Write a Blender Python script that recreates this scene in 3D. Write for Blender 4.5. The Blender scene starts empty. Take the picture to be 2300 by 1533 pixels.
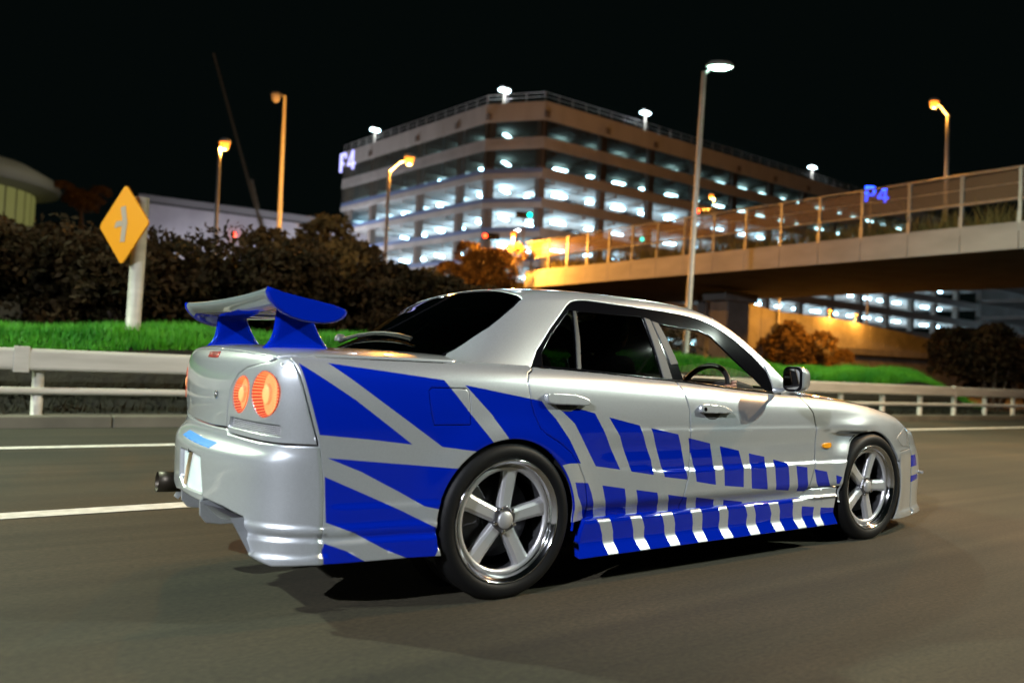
import bpy, bmesh, math, random
import numpy as np
from mathutils import Vector, Matrix
from mathutils.geometry import delaunay_2d_cdt

random.seed(7); RNG = np.random.default_rng(7)
SC = bpy.context.scene
COL = SC.collection

# ------------------------------------------------------------------ camera
CAM_POS = Vector((-1.7856, -3.4487, 0.9675))
YAW, PITCH, ROLL = 0.97351, 0.02841, 0.04652
def make_camera():
    f = Vector((math.cos(YAW)*math.cos(PITCH), math.sin(YAW)*math.cos(PITCH), math.sin(PITCH)))
    r = Vector((math.sin(YAW), -math.cos(YAW), 0)); u = r.cross(f)
    c, s = math.cos(ROLL), math.sin(ROLL)
    r2 = r*c + u*s; u2 = u*c - r*s
    M = Matrix(((r2.x, u2.x, -f.x, CAM_POS.x), (r2.y, u2.y, -f.y, CAM_POS.y), (r2.z, u2.z, -f.z, CAM_POS.z), (0, 0, 0, 1)))
    cd = bpy.data.cameras.new('camera'); co = bpy.data.objects.new('camera', cd); COL.objects.link(co)
    co.matrix_world = M
    cd.sensor_fit = 'HORIZONTAL'; cd.sensor_width = 36.0; cd.lens = 1705.59 / 2300 * 36.0
    cd.clip_start = 0.05; cd.clip_end = 3000
    cd.dof.use_dof = True; cd.dof.focus_distance = 3.9; cd.dof.aperture_fstop = 1.3
    cd.dof.aperture_blades = 9
    SC.camera = co
make_camera()

# ------------------------------------------------------------------ night sky, exposure
w = bpy.data.worlds.new('World'); SC.world = w; w.use_nodes = True
nt = w.node_tree; bg = nt.nodes['Background']
bg.inputs[0].default_value = (.0012, .0024, .0022, 1); bg.inputs[1].default_value = 1.0     # night: a faint teal city sky
SC.view_settings.view_transform = 'Standard'; SC.view_settings.look = 'None'
SC.view_settings.gamma = 1.0; SC.view_settings.use_curve_mapping = False
SC.view_settings.exposure = 0.0
SC.cycles.use_denoising = True
SC.cycles.sample_clamp_indirect = 4.0
SC.cycles.max_bounces = 8; SC.cycles.transparent_max_bounces = 12
SC.cycles.caustics_reflective = False; SC.cycles.caustics_refractive = False

# ------------------------------------------------------------------ materials
MATS = {}
def mat(name, col=(.5, .5, .5), rough=.5, metal=0., coat=0., spec=.5, emit=None, estr=0., noise=None, bump=None, coat_rough=.04, alpha=1., trans=0., ior=1.45):
    if name in MATS: return MATS[name]
    m = bpy.data.materials.new(name); m.use_nodes = True
    n = m.node_tree.nodes; l = m.node_tree.links; b = n['Principled BSDF']
    b.inputs['Base Color'].default_value = (*col, 1); b.inputs['Roughness'].default_value = rough
    b.inputs['Metallic'].default_value = metal; b.inputs['Coat Weight'].default_value = coat
    b.inputs['Coat Roughness'].default_value = coat_rough
    b.inputs['Specular IOR Level'].default_value = spec; b.inputs['Alpha'].default_value = alpha
    b.inputs['Transmission Weight'].default_value = trans; b.inputs['IOR'].default_value = ior
    if emit: b.inputs['Emission Color'].default_value = (*emit, 1); b.inputs['Emission Strength'].default_value = estr
    if noise or bump:
        tc = n.new('ShaderNodeTexCoord')
    if noise:      # (scale, second colour, detail, (stretch))
        sc, c2, det = noise[:3]
        mp = n.new('ShaderNodeMapping'); mp.inputs['Scale'].default_value = noise[3] if len(noise) > 3 else (1, 1, 1)
        tx = n.new('ShaderNodeTexNoise'); tx.inputs['Scale'].default_value = sc; tx.inputs['Detail'].default_value = det
        rp = n.new('ShaderNodeValToRGB'); rp.color_ramp.elements[0].position = .35; rp.color_ramp.elements[1].position = .68
        rp.color_ramp.elements[0].color = (*col, 1); rp.color_ramp.elements[1].color = (*c2, 1)
        l.new(tc.outputs['Object'], mp.inputs[0]); l.new(mp.outputs[0], tx.inputs['Vector'])
        l.new(tx.outputs['Fac'], rp.inputs[0]); l.new(rp.outputs[0], b.inputs['Base Color'])
    if bump:       # (scale, strength, distance)
        tb = n.new('ShaderNodeTexNoise'); tb.inputs['Scale'].default_value = bump[0]; tb.inputs['Detail'].default_value = 4
        bp = n.new('ShaderNodeBump'); bp.inputs['Strength'].default_value = bump[1]; bp.inputs['Distance'].default_value = bump[2]
        l.new(tc.outputs['Object'], tb.inputs['Vector']); l.new(tb.outputs['Fac'], bp.inputs['Height']); l.new(bp.outputs[0], b.inputs['Normal'])
    MATS[name] = m
    return m
def glass_mat(name, tint, rough=.02, fres=1.45):
    """tinted sheet glass: coloured see-through plus a mirror coat by Fresnel"""
    if name in MATS: return MATS[name]
    m = bpy.data.materials.new(name); m.use_nodes = True
    n = m.node_tree.nodes; l = m.node_tree.links; n.clear()
    o = n.new('ShaderNodeOutputMaterial'); tr = n.new('ShaderNodeBsdfTransparent'); gl = n.new('ShaderNodeBsdfGlossy')
    lw = n.new('ShaderNodeLayerWeight'); lw.inputs[0].default_value = .5; pw = n.new('ShaderNodeMath'); pw.operation = 'POWER'; pw.inputs[1].default_value = 4.; fr = n.new('ShaderNodeMath'); fr.operation = 'MULTIPLY_ADD'; fr.inputs[1].default_value = .75; fr.inputs[2].default_value = .045; mx = n.new('ShaderNodeMixShader')
    tr.inputs[0].default_value = (*tint, 1); gl.inputs['Roughness'].default_value = rough
    l.new(lw.outputs['Facing'], pw.inputs[0]); l.new(pw.outputs[0], fr.inputs[0]); l.new(fr.outputs[0], mx.inputs[0]); l.new(tr.outputs[0], mx.inputs[1]); l.new(gl.outputs[0], mx.inputs[2]); l.new(mx.outputs[0], o.inputs[0])
    MATS[name] = m; return m
def flake_paint(name, col, metal, rough, flake=.0):
    m = mat(name, col, rough, metal, coat=1.0, coat_rough=.03, spec=.5 if metal else .0)
    n = m.node_tree.nodes; l = m.node_tree.links; b = n['Principled BSDF']
    if flake:
        tc = n.new('ShaderNodeTexCoord'); v = n.new('ShaderNodeTexVoronoi'); v.inputs['Scale'].default_value = 900
        mx = n.new('ShaderNodeMix'); mx.data_type = 'RGBA'; mx.inputs[0].default_value = flake
        mx.inputs[6].default_value = (*col, 1)
        hs = n.new('ShaderNodeValToRGB'); hs.color_ramp.elements[0].color = tuple(c*.5 for c in col) + (1,); hs.color_ramp.elements[1].color = tuple(min(1, c*1.5) for c in col) + (1,)
        l.new(tc.outputs['Object'], v.inputs['Vector']); l.new(v.outputs['Color'], hs.inputs[0]); l.new(hs.outputs[0], mx.inputs[7]); l.new(mx.outputs[2], b.inputs['Base Color'])
    return m

SILVER = flake_paint('silver_metallic_paint', (.55, .58, .595), .60, .34, .35)
BLUE = flake_paint('blue_vinyl', (.0005, .014, .35), .0, .55)
BLUEG = flake_paint('blue_gloss_paint', (.0005, .016, .38), .0, .30)
BLACKG = mat('black_gloss_trim', (.004, .004, .005), .10, spec=.12)
BLACKM = mat('black_matte', (.008, .008, .008), .75)
RUBBER = mat('tyre_rubber', (.0065, .0065, .0065), .55, spec=.25, bump=(60, .2, .002))
CHROME = mat('polished_rim_lip', (.82, .82, .84), .10, 1.0)
RIMS = mat('brushed_spoke_metal', (.72, .72, .73), .36, .70)
RIMD = mat('rim_barrel', (.16, .16, .17), .35, .8)
DISC = mat('brake_disc_iron', (.10, .10, .10), .4, .9)
GLASSD = glass_mat('privacy_glass', (.035, .045, .04))
GLASSC = glass_mat('clear_glass', (.80, .85, .82))
MIRROR = mat('mirror_silver', (.75, .75, .75), .02, 1.0)
ASPHALT = mat('asphalt', (.0265, .0265, .0185), .78, bump=(180, .35, .004))
def asphalt_wear(m):
    # long worn streaks in the direction of travel, blotches and fine stone speckle
    n = m.node_tree.nodes; l = m.node_tree.links; b = n['Principled BSDF']; tc = n.new('ShaderNodeTexCoord')
    def nz(sc, det, st):
        mp = n.new('ShaderNodeMapping'); mp.inputs['Scale'].default_value = st; t = n.new('ShaderNodeTexNoise'); t.inputs['Scale'].default_value = sc; t.inputs['Detail'].default_value = det
        l.new(tc.outputs['Object'], mp.inputs[0]); l.new(mp.outputs[0], t.inputs['Vector']); return t.outputs['Fac']
    def ramp(s, a, b_, c0, c1):
        r = n.new('ShaderNodeValToRGB'); r.color_ramp.elements[0].position = a; r.color_ramp.elements[1].position = b_
        r.color_ramp.elements[0].color = (*c0, 1); r.color_ramp.elements[1].color = (*c1, 1); l.new(s, r.inputs[0]); return r.outputs[0]
    def mul(a, c):
        x = n.new('ShaderNodeMix'); x.data_type = 'RGBA'; x.blend_type = 'MULTIPLY'; x.inputs[0].default_value = 1; l.new(a, x.inputs[6]); l.new(c, x.inputs[7]); return x.outputs[2]
    base = ramp(nz(1.0, 5, (.35, .8, 1)), .36, .66, (.023, .0245, .0155), (.041, .037, .0245))
    st = ramp(nz(1.0, 6, (.05, 5.5, 1)), .30, .72, (.70, .70, .70), (1.35, 1.33, 1.28))
    sp = ramp(nz(75, 3, (.5, 1, 1)), .32, .72, (.72, .72, .72), (1.40, 1.38, 1.34))
    bl = ramp(nz(.33, 3, (1, 1, 1)), .35, .65, (.74, .80, .74), (1.26, 1.14, 1.04))
    l.new(mul(mul(mul(base, st), sp), bl), b.inputs['Base Color'])
asphalt_wear(ASPHALT)
PAINTW = mat('road_paint', (.74, .73, .66), .6, noise=(14, (.55, .54, .48), 5))
RAILW = mat('white_rail_paint', (.50, .49, .43), .45, noise=(3, (.38, .37, .32), 5, (.4, 1, 3)))
CONC = mat('concrete', (.30, .29, .27), .85, noise=(1.1, (.20, .19, .175), 6), bump=(30, .25, .01))
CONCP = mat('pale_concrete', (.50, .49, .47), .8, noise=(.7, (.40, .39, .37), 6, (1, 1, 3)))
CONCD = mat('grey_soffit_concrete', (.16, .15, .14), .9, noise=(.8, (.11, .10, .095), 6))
GALV = mat('galvanised_steel', (.42, .42, .41), .45, .55, noise=(5, (.34, .34, .33), 4))
GRASS = mat('grass_blades', (.020, .20, .006), .6, noise=(2.2, (.085, .36, .010), 4, (.5, 1.5, 1)))
SOIL = mat('soil', (.03, .024, .016), .95, noise=(4, (.02, .018, .01), 5), bump=(12, .6, .05))
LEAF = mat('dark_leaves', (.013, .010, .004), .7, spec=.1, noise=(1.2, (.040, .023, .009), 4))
LEAFO = mat('lamp_toned_leaves', (.06, .036, .012), .7, spec=.2, noise=(1.5, (.18, .11, .03), 4))  # leaf colour raised to carry the orange lamp light on these shrubs
BARK = mat('bark', (.06, .045, .03), .9, bump=(20, .5, .02))
def emitter(name, col, s): return mat(name, (.02, .02, .02), .6, emit=col, estr=s)
E_SOD = emitter('sodium_lamp_glow', (1., .25, .02), 3.4)
E_LED = emitter('led_lamp_glow', (.55, 1., .80), 30)
E_TUBE = emitter('garage_tube_glow', (.42, .78, 1.), 30)
E_ROOF = emitter('roof_floodlight_glow', (.60, .90, 1.), 24)
E_P4 = emitter('blue_sign_glow', (.015, .06, 1.), 9)
E_P4W = emitter('pale_blue_sign_glow', (.45, .45, 1.), 2.2)
E_RED = emitter('red_signal_glow', (1., .04, .01), 14)
E_GRN = emitter('green_signal_glow', (.0, .85, .55), 9)
E_TLF = emitter('tail_lamp_floor_glow', (1., .29, .09), 2.0)
E_TLW = emitter('tail_lamp_wall_glow', (1., .24, .08), 1.5)
E_TLR = emitter('tail_lamp_red_rib', (1., .045, .012), .75)
E_TLC = emitter('tail_lamp_bulb_glow', (1., .40, .13), 1.8)
E_DOME = emitter('hall_window_glow', (.55, .55, .16), .24)

# ------------------------------------------------------------------ mesh helpers
class MB:
    def __init__(self): self.v = []; self.f = []; self.m = []; self.sm = []; self.ns = {}
    def add(self, verts, faces, mi=0, smooth=False):
        o = len(self.v); self.v += [tuple(map(float, a)) for a in verts]
        self.f += [tuple(o + i for i in a) for a in faces]; self.m += [mi]*len(faces); self.sm += [smooth]*len(faces)
        return o
    def box(self, lo, hi, mi=0):
        (a, b, c), (d, e, f) = lo, hi
        self.add([(a,b,c),(d,b,c),(d,e,c),(a,e,c),(a,b,f),(d,b,f),(d,e,f),(a,e,f)], [(3,2,1,0),(4,5,6,7),(0,1,5,4),(1,2,6,5),(2,3,7,6),(3,0,4,7)], mi)
    def obox(self, c, ax, ay, az, mi=0):
        """oriented box: centre and three half-axis vectors"""
        c = np.array(c, float); A = [np.array(a, float) for a in (ax, ay, az)]
        vs = [c + s0*A[0] + s1*A[1] + s2*A[2] for s2 in (-1, 1) for s1 in (-1, 1) for s0 in (-1, 1)]
        self.add(vs, [(0,2,3,1),(4,5,7,6),(0,1,5,4),(1,3,7,5),(3,2,6,7),(2,0,4,6)], mi)
    def tube(self, pts, rad, n=10, mi=0, caps=True, smooth=True):
        P = [np.array(q, float) for q in pts]; R = rad if hasattr(rad, '__len__') else [rad]*len(P)
        vs = []; up = None
        for i, q in enumerate(P):
            t = P[min(i+1, len(P)-1)] - P[max(i-1, 0)]; t = t/np.linalg.norm(t)
            if up is None:
                up = np.array((0, 0, 1.)) if abs(t[2]) < .9 else np.array((1., 0, 0))
            a = np.cross(t, up); a /= np.linalg.norm(a); b = np.cross(a, t); up = b
            for k in range(n):
                an = 2*math.pi*k/n; vs.append(q + R[i]*(math.cos(an)*a + math.sin(an)*b))
        fs = [(i*n+k, i*n+(k+1) % n, (i+1)*n+(k+1) % n, (i+1)*n+k) for i in range(len(P)-1) for k in range(n)]
        o = self.add(vs, fs, mi, smooth)
        if caps:
            self.f += [tuple(o + k for k in range(n)), tuple(o + (len(P)-1)*n + k for k in reversed(range(n)))]
            self.m += [mi, mi]; self.sm += [False, False]
    def lathe(self, prof, n=48, axis='y', c=(0, 0, 0), mi=0, smooth=True, mfun=None):
        """prof: list of (radius, along-axis)"""
        vs = []; c = np.array(c, float)
        for r, h in prof:
            for k in range(n):
                a = 2*math.pi*k/n; u, w_ = r*math.cos(a), r*math.sin(a)
                vs.append(c + ((u, h, w_) if axis == 'y' else (u, w_, h) if axis == 'z' else (h, u, w_)))
        o = len(self.v); self.v += [tuple(x) for x in vs]
        for i in range(len(prof)-1):
            for k in range(n):
                self.f.append((o+i*n+k, o+i*n+(k+1) % n, o+(i+1)*n+(k+1) % n, o+(i+1)*n+k)); self.m.append(mfun(i, k) if mfun else mi); self.sm.append(smooth)
    def prism(self, poly, fun, d0, d1, mi=0, smooth=False):
        """extrude a 2-D polygon: fun(u, v, d) -> point"""
        n = len(poly); vs = [fun(u, v, d0) for u, v in poly] + [fun(u, v, d1) for u, v in poly]
        self.add(vs, [tuple(reversed(range(n))), tuple(range(n, 2*n))] + [(i, (i+1) % n, n+(i+1) % n, n+i) for i in range(n)], mi, smooth)
    def build(self, name, mats, parent=None, normals=None):
        me = bpy.data.meshes.new(name); me.from_pydata(self.v, [], self.f)
        for m in (mats if isinstance(mats, (list, tuple)) else [mats]): me.materials.append(m)
        me.polygons.foreach_set('material_index', self.m); me.polygons.foreach_set('use_smooth', self.sm)
        if normals is not None: me.normals_split_custom_set_from_vertices([tuple(x) for x in normals])
        me.update()
        return link(name, me, parent)
def fix_normals(o):
    bm = bmesh.new(); bm.from_mesh(o.data); bmesh.ops.recalc_face_normals(bm, faces=bm.faces); bm.to_mesh(o.data); bm.free(); return o
def link(name, me, parent=None):
    o = bpy.data.objects.new(name, me); COL.objects.link(o)
    if parent: o.parent = parent
    return o
def bevel(o, w_=.01, seg=2, ang=.6):
    m = o.modifiers.new('edge', 'BEVEL'); m.width = w_; m.segments = seg; m.limit_method = 'ANGLE'; m.angle_limit = ang; return o
def tag(o, label=None, cat=None, group=None, kind=None):
    for k, v in (('label', label), ('category', cat), ('group', group), ('kind', kind)):
        if v: o[k] = v
    return o
def thing(name, label, cat, loc=(0, 0, 0), group=None, rz=0.):
    o = bpy.data.objects.new(name, None); COL.objects.link(o); o.location = loc; o.rotation_euler = (0, 0, rz)
    o.empty_display_size = .2
    return tag(o, label, cat, group)
def kids(o): return [c for c in bpy.data.objects if c.parent == o]
def copy_tree(o, tree, parent=None):
    c = o.copy(); COL.objects.link(c)
    if parent: c.parent = parent
    for ch in tree.get(o.name, []): copy_tree(ch, tree, c)
    return c
def tree_of(o):
    t = {}
    for c in bpy.data.objects:
        if c.parent: t.setdefault(c.parent.name, []).append(c)
    return t
def lamp(name, kind, loc, power, col, parent=None, **k):
    d = bpy.data.lights.new(name, kind); d.energy = power; d.color = col
    for a, v in k.items(): setattr(d, a, v)
    o = bpy.data.objects.new(name, d); COL.objects.link(o); o.location = loc
    if parent: o.parent = parent
    return o
def struct(name, mb, mats, parent=None):
    o = mb.build(name, mats, parent)
    if parent is None: tag(o, kind='structure')
    return o

# ------------------------------------------------------------------ surface functions of the car body
def pch(xs, ys):
    """monotone-ish cubic (Catmull-Rom tangents, limited) interpolation"""
    xs = np.array(xs, float); ys = np.array(ys, float)
    h = np.diff(xs); dl = np.diff(ys) / h
    m = np.zeros_like(ys)
    for i in range(1, len(xs) - 1):
        if dl[i-1] * dl[i] > 0:
            w1 = 2*h[i] + h[i-1]; w2 = h[i] + 2*h[i-1]
            m[i] = (w1 + w2) / (w1 / dl[i-1] + w2 / dl[i])
    m[0] = dl[0]; m[-1] = dl[-1]
    def f(x):
        x = np.asarray(x, float)
        i = np.clip(np.searchsorted(xs, x) - 1, 0, len(xs) - 2)
        t = (x - xs[i]) / h[i]
        lo = t < 0; hi = t > 1
        tc = np.clip(t, 0, 1)
        r = ((1 + 2*tc) * (1 - tc)**2 * ys[i] + tc * (1 - tc)**2 * h[i] * m[i]
             + tc**2 * (3 - 2*tc) * ys[i+1] + tc**2 * (tc - 1) * h[i] * m[i+1])
        return np.where(lo, ys[0] + (x - xs[0]) * m[0], np.where(hi, ys[-1] + (x - xs[-1]) * m[-1], r))
    return f
def sst(a, b, x):
    t = np.clip((x - a) / (b - a), 0, 1); return t*t*(3 - 2*t)

WB = 2.665; HZ = 0.318; AR = 0.338            # wheelbase, hub height, arch radius
ztop = pch([-1.1, -.83, -.2, .14, 1.01, 1.79, 2.1, 2.4, 2.67, 2.9, 3.07, 3.28, 3.4, 3.5],
           [.950, .958, .957, .953, .915, .866, .856, .838, .812, .775, .742, .675, .62, .57])
Wm = pch([-1.1, -.95, -.82, -.6, -.3, 0, .4, 1., 1.7, 2.1, 2.5, 2.9, 3.1, 3.25, 3.4, 3.5, 3.56],
         [.745, .772, .792, .818, .842, .853, .858, .861, .861, .859, .855, .845, .825, .79, .735, .66, .55])
shp = pch([-1., -.60, -.3, -.2, -.12, -.07, -.035, -.015, 0, .02], [0, 0, 0, -.003, -.011, -.022, -.040, -.058, -.078, -.13])
def yside(x, z):
    """half width of the car's flank at (x, z)"""
    x = np.asarray(x, float); z = np.asarray(z, float)
    h = z - ztop(x)
    y = Wm(x) + shp(h)
    # flares over both wheels
    for wx in (0., WB):
        r = np.hypot(x - wx, (z - HZ)) - AR
        k = np.exp(-(np.maximum(r, 0) / .085)**2) * .016
        y = y + k * sst(.95, .70, z)
    # gentle waist under the shoulder and character line
    y = y - .006 * np.exp(-((z - .60) / .05)**2) * sst(.35, .6, x) * sst(2.3, 2.0, x)
    y = y + .004 * sst(.690, .672, z) * sst(.40, .70, z) * sst(.3, .8, x) * sst(2.3, 2.0, x)
    # lower door swell below the ledge
    zl = .497 + .012 * sst(1.0, .62, x)
    y = y + .012 * sst(.50, .95, x) * sst(zl + .004, zl - .016, z) * sst(2.9, 2.3, x)
    # sill tuck
    tk = sst(.37, .30, z) * sst(.30, .42, x) * sst(2.42, 2.30, x)
    y = y - .026 * tk
    # rear quarter / bumper flank steps
    q = sst(-.20, -.30, x)
    y = y + q * (.005 * sst(.424, .414, z) * sst(-.775, -.70, x) + .004 * sst(.345, .335, z) + .010 * sst(.300, .285, z) + .012 * sst(.250, .236, z) - .010 * sst(.325, .305, z))
    # front wing: vent step behind the wheel
    v = sst(2.10, 2.45, x) * sst(2.75, 2.5, x); zv = .668 - .018 * sst(2.1, 2.5, x)
    y = y + v * (.012 * np.exp(-((z - .69) / .035)**2) - .034 * sst(zv + .004, zv - .010, z) * sst(.50, .62, z))
    y = y + .012 * sst(2.95, 3.05, x) * sst(.145, .125, z) + .008 * sst(2.9, 3.0, x) * sst(.55, .50, z)
    return y
# skirt
skp = pch([.10, .137, .150, .178, .187, .200, .275, .288, .296, .31, .36], [.922, .9030, .8960, .8800, .8750, .8722, .872, .866, .842, .838, .838])
def yskirt(x, z):
    x = np.asarray(x, float); z = np.asarray(z, float)
    return skp(z) + sst(1.95, 2.10, x) * sst(.275, .30, z) * (.024 * sst(.352, .335, z) + .004)
# front face
gfr = lambda u: .12 * u**2 + .88 * u**14
xfc = pch([.09, .13, .15, .20, .30, .36, .45, .50, .56, .65, .72], [3.585, 3.580, 3.562, 3.555, 3.575, 3.58, 3.565, 3.54, 3.515, 3.455, 3.38])
XFS = 3.22
def xfront(y, z):
    y = np.asarray(y, float); z = np.asarray(z, float)
    u = np.abs(y) / yside(XFS + 0*z, z)
    a = xfc(z); return a + (XFS - a) * gfr(u)
def zhood(x, y):
    x = np.asarray(x, float); u = np.abs(y) / .72
    xs = x - .10 * (u**2 - 1)*-1 * sst(2.6, 3.4, x)
    return ztop(x) + .001 + (.052 - .02 * sst(2.9, 3.4, x)) * (1 - np.clip(u, 0, 1.2)**2.6)
# rear face
gys = lambda u: .55 * u**2 + .45 * u**13
xrc = pch([.18, .235, .25, .29, .305, .335, .345, .46, .52, .565, .585, .610, .632, .66, .75, .85, .92, .95, .972, .985],
          [-1.122, -1.122, -1.110, -1.108, -1.098, -1.108, -1.104, -1.103, -1.104, -1.100, -1.088, -1.062, -1.050, -1.046, -1.050, -1.045, -1.034, -1.021, -1.000, -.975])
xsc = pch([.18, .42, .55, .6438, .6993, .79, .864, .93, .955, .985], [-.770, -.772, -.783, -.802, -.8183, -.8448, -.8645, -.8854, -.900, -.910])   # seam with the flank
def yseam(z): return yside(xsc(z), z)
def drop(y):
    u = np.clip(np.abs(y) / .745, 0, 1.1); return .022 * u**2 + .018 * u**10
def xrear(y, z):
    y = np.asarray(y, float); z = np.asarray(z, float)
    ys = yseam(np.minimum(z, .956)); u = np.abs(y) / ys
    a = xrc(np.minimum(z + drop(y) * sst(.75, .93, z), .985)); b = xsc(z)
    return a + (b - a) * gys(u)
# deck
dkc = pch([-1.03, -1.0, -.985, -.96, -.90, -.75, -.5, -.1], [.950, .972, .981, .989, .996, 1.000, 1.002, 1.002])
def zdeck(x, y):
    x = np.asarray(x, float); y = np.asarray(y, float)
    sh = xrear(y, .972 - drop(y)) - xrear(0*y, .972 + 0*y)
    return dkc(x - sh) - drop(y)
# greenhouse section
ky = pch([-.6, -.18, .05, .24, .5, 1.0, 1.22, 1.35, 1.466, 1.6, 1.8, 1.913, 2.0, 2.2], [.70, .636, .594, .560, .572, .585, .590, .600, .616, .642, .696, .740, .775, .85])
kz = pch([-.6, -.18, .05, .24, .38, .6, .9, 1.1, 1.22, 1.35, 1.466, 1.6, 1.8, 1.913, 2.0, 2.2], [.700, .992, 1.172, 1.290, 1.314, 1.326, 1.328, 1.324, 1.318, 1.304, 1.276, 1.216, 1.078, .972, .88, .68])
kt = pch([-.6, -.42, -.18, .05, .22, .34, .5, .7, .9, 1.1, 1.25, 1.38, 1.5, 1.62, 1.8, 1.95, 2.2], [.90, 1.0, 1.112, 1.240, 1.328, 1.350, 1.364, 1.370, 1.370, 1.364, 1.354, 1.336, 1.306, 1.260, 1.160, 1.065, .900])
def gsec(x, t):
    """raw greenhouse section: t 0..0.5 flank, 0.5..1 roof"""
    yb = yside(x, ztop(x)) - .020; zb = ztop(x) + .002
    a = np.clip(t, -.2, .5) / .5; b = (t - .5) / .5
    bul = .010 * np.sin(np.pi * np.clip(a, 0, 1))
    y1 = yb + (ky(x) - yb) * a + bul; z1 = zb + (kz(x) - zb) * a
    b = np.clip(b, 0, 1.2)
    y2 = ky(x) * (1 - b); z2 = kt(x) - (kt(x) - kz(x)) * (1 - b)**2
    return np.where(t < .5, y1, y2), np.where(t < .5, z1, z2)
GW = np.linspace(-1, 1, 11)
def green(x, t, w=.07):
    x = np.asarray(x, float); t = np.asarray(t, float)
    Y = 0; Z = 0; S = 0
    ww = w * np.minimum(1, np.minimum(t, np.abs(1 - t)) / w + 1e-6)
    for g in GW:
        k = 1 - abs(g) * .9
        y, z = gsec(x, t + g * ww); Y = Y + k*y; Z = Z + k*z; S += k
    return x, Y / S, Z / S

SURF = {
 'S': lambda u, v: (u, -yside(u, v), v),
 'K': lambda u, v: (u, -yskirt(u, v), v),
 'R': lambda u, v: (xrear(u, v), u, v),
 'F': lambda u, v: (xfront(u, v), u, v),
 'D': lambda u, v: (u, v, zdeck(u, v)),
 'H': lambda u, v: (u, v, zhood(u, v)),
 'G': lambda u, v: (lambda g: (g[0], -g[1], g[2]))(green(u, v)),
}

# ================================================================== SETTING
def sheet(name, pts, z, m, kind='structure'):
    mb = MB(); mb.add([(x, y, z) for x, y in pts], [tuple(range(len(pts)))]); return tag(mb.build(name, m), kind=kind)
sheet('ground', [(-700, -700), (900, -700), (900, 900), (-700, 900)], -.03, SOIL)
sheet('road', [(-200, -16), (420, -16), (420, 6.5), (-200, 6.5)], 0., ASPHALT)
mb = MB()
for x0, x1, y0, y1 in [(-200, 420, 4.60, 4.77)] + [(-5.5 + 20*k, 2.5 + 20*k, 1.47, 1.64) for k in range(-4, 12)]:
    n = 60 if x1 > 400 else 2
    xs = np.concatenate([[x0], np.linspace(-20, 60, n), [x1]]) if n > 2 else np.linspace(x0, x1, 5)
    mb.add([(x, y, .004) for x in xs for y in (y0, y1)], [(2*i, 2*i+2, 2*i+3, 2*i+1) for i in range(len(xs)-1)])
struct('road_marking', mb, PAINTW)
mb = MB()
xs = np.arange(-60, 120, 1.8)
for x in xs: mb.box((x + .006, 6.5, -.02), (x + 1.794, 6.72, .13))
kb = bevel(struct('kerb', mb, mat('kerb_stone', (.16, .15, .11), .85, noise=(1.5, (.10, .095, .07), 6))), .015)
sheet('verge', [(-200, 6.72), (420, 6.72), (420, 64), (-200, 64)], .10, mat('verge_earth', (.075, .065, .045), .95, noise=(3, (.05, .045, .03), 6), bump=(25, .6, .02)))

# grass bank behind the rail
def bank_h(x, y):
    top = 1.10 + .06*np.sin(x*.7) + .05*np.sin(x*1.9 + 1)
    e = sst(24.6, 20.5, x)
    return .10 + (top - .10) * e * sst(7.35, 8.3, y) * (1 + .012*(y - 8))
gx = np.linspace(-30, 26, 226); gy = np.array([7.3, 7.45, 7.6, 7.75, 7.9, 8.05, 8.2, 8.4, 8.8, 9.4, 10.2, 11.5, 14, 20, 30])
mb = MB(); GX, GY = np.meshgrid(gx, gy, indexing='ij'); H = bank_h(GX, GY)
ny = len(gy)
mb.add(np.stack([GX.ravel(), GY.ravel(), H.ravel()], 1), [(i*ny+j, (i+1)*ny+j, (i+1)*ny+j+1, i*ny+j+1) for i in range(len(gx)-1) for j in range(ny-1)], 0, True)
struct('grass_bank', mb, mat('shade_toned_bank_earth', (.010, .009, .005), .95, noise=(4, (.016, .014, .006), 5), bump=(12, .6, .05)))  # near-black earth stands in for the shade behind the rail
def blades(n, x0, x1, yf, hf, hmin, hmax, wd):
    x = RNG.uniform(x0, x1, n); y = yf(RNG.random(n)); z = hf(x, y)
    a = RNG.uniform(0, 2*np.pi, n); h = RNG.uniform(hmin, hmax, n) * (.6 + .8*np.clip(np.sin(x*1.3)*np.sin(y*5 + x*.4) + .6, 0, 1)); ln = RNG.normal(0, .35, (n, 2))
    w2 = wd * (.6 + RNG.random(n))
    dx, dy = np.cos(a)*w2, np.sin(a)*w2
    P = np.stack([np.stack([x-dx, y-dy, z-.02], 1), np.stack([x+dx, y+dy, z-.02], 1), np.stack([x+ln[:, 0]*h, y+ln[:, 1]*h, z+h], 1)], 1).reshape(-1, 3)
    me = bpy.data.meshes.new('grass'); me.vertices.add(3*n); me.vertices.foreach_set('co', P.ravel().astype(np.float32))
    me.loops.add(3*n); me.loops.foreach_set('vertex_index', np.arange(3*n, dtype=np.int32))
    me.polygons.add(n); me.polygons.foreach_set('loop_start', np.arange(0, 3*n, 3, dtype=np.int32)); me.polygons.foreach_set('loop_total', np.full(n, 3, dtype=np.int32))
    me.update(); me.validate(); return me
g = blades(130000, -8, 24.3, lambda r: 8.02 + 2.4*r**1.6, bank_h, .07, .17, .011); g.materials.append(GRASS)
tag(link('grass', g), kind='stuff')
g = blades(5000, -8, 26, lambda r: 7.2 + .5*r, bank_h, .05, .16, .012); g.materials.append(mat('dry_grass', (.022, .020, .008), .8)); tag(link('dry_grass', g), kind='stuff')

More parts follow.
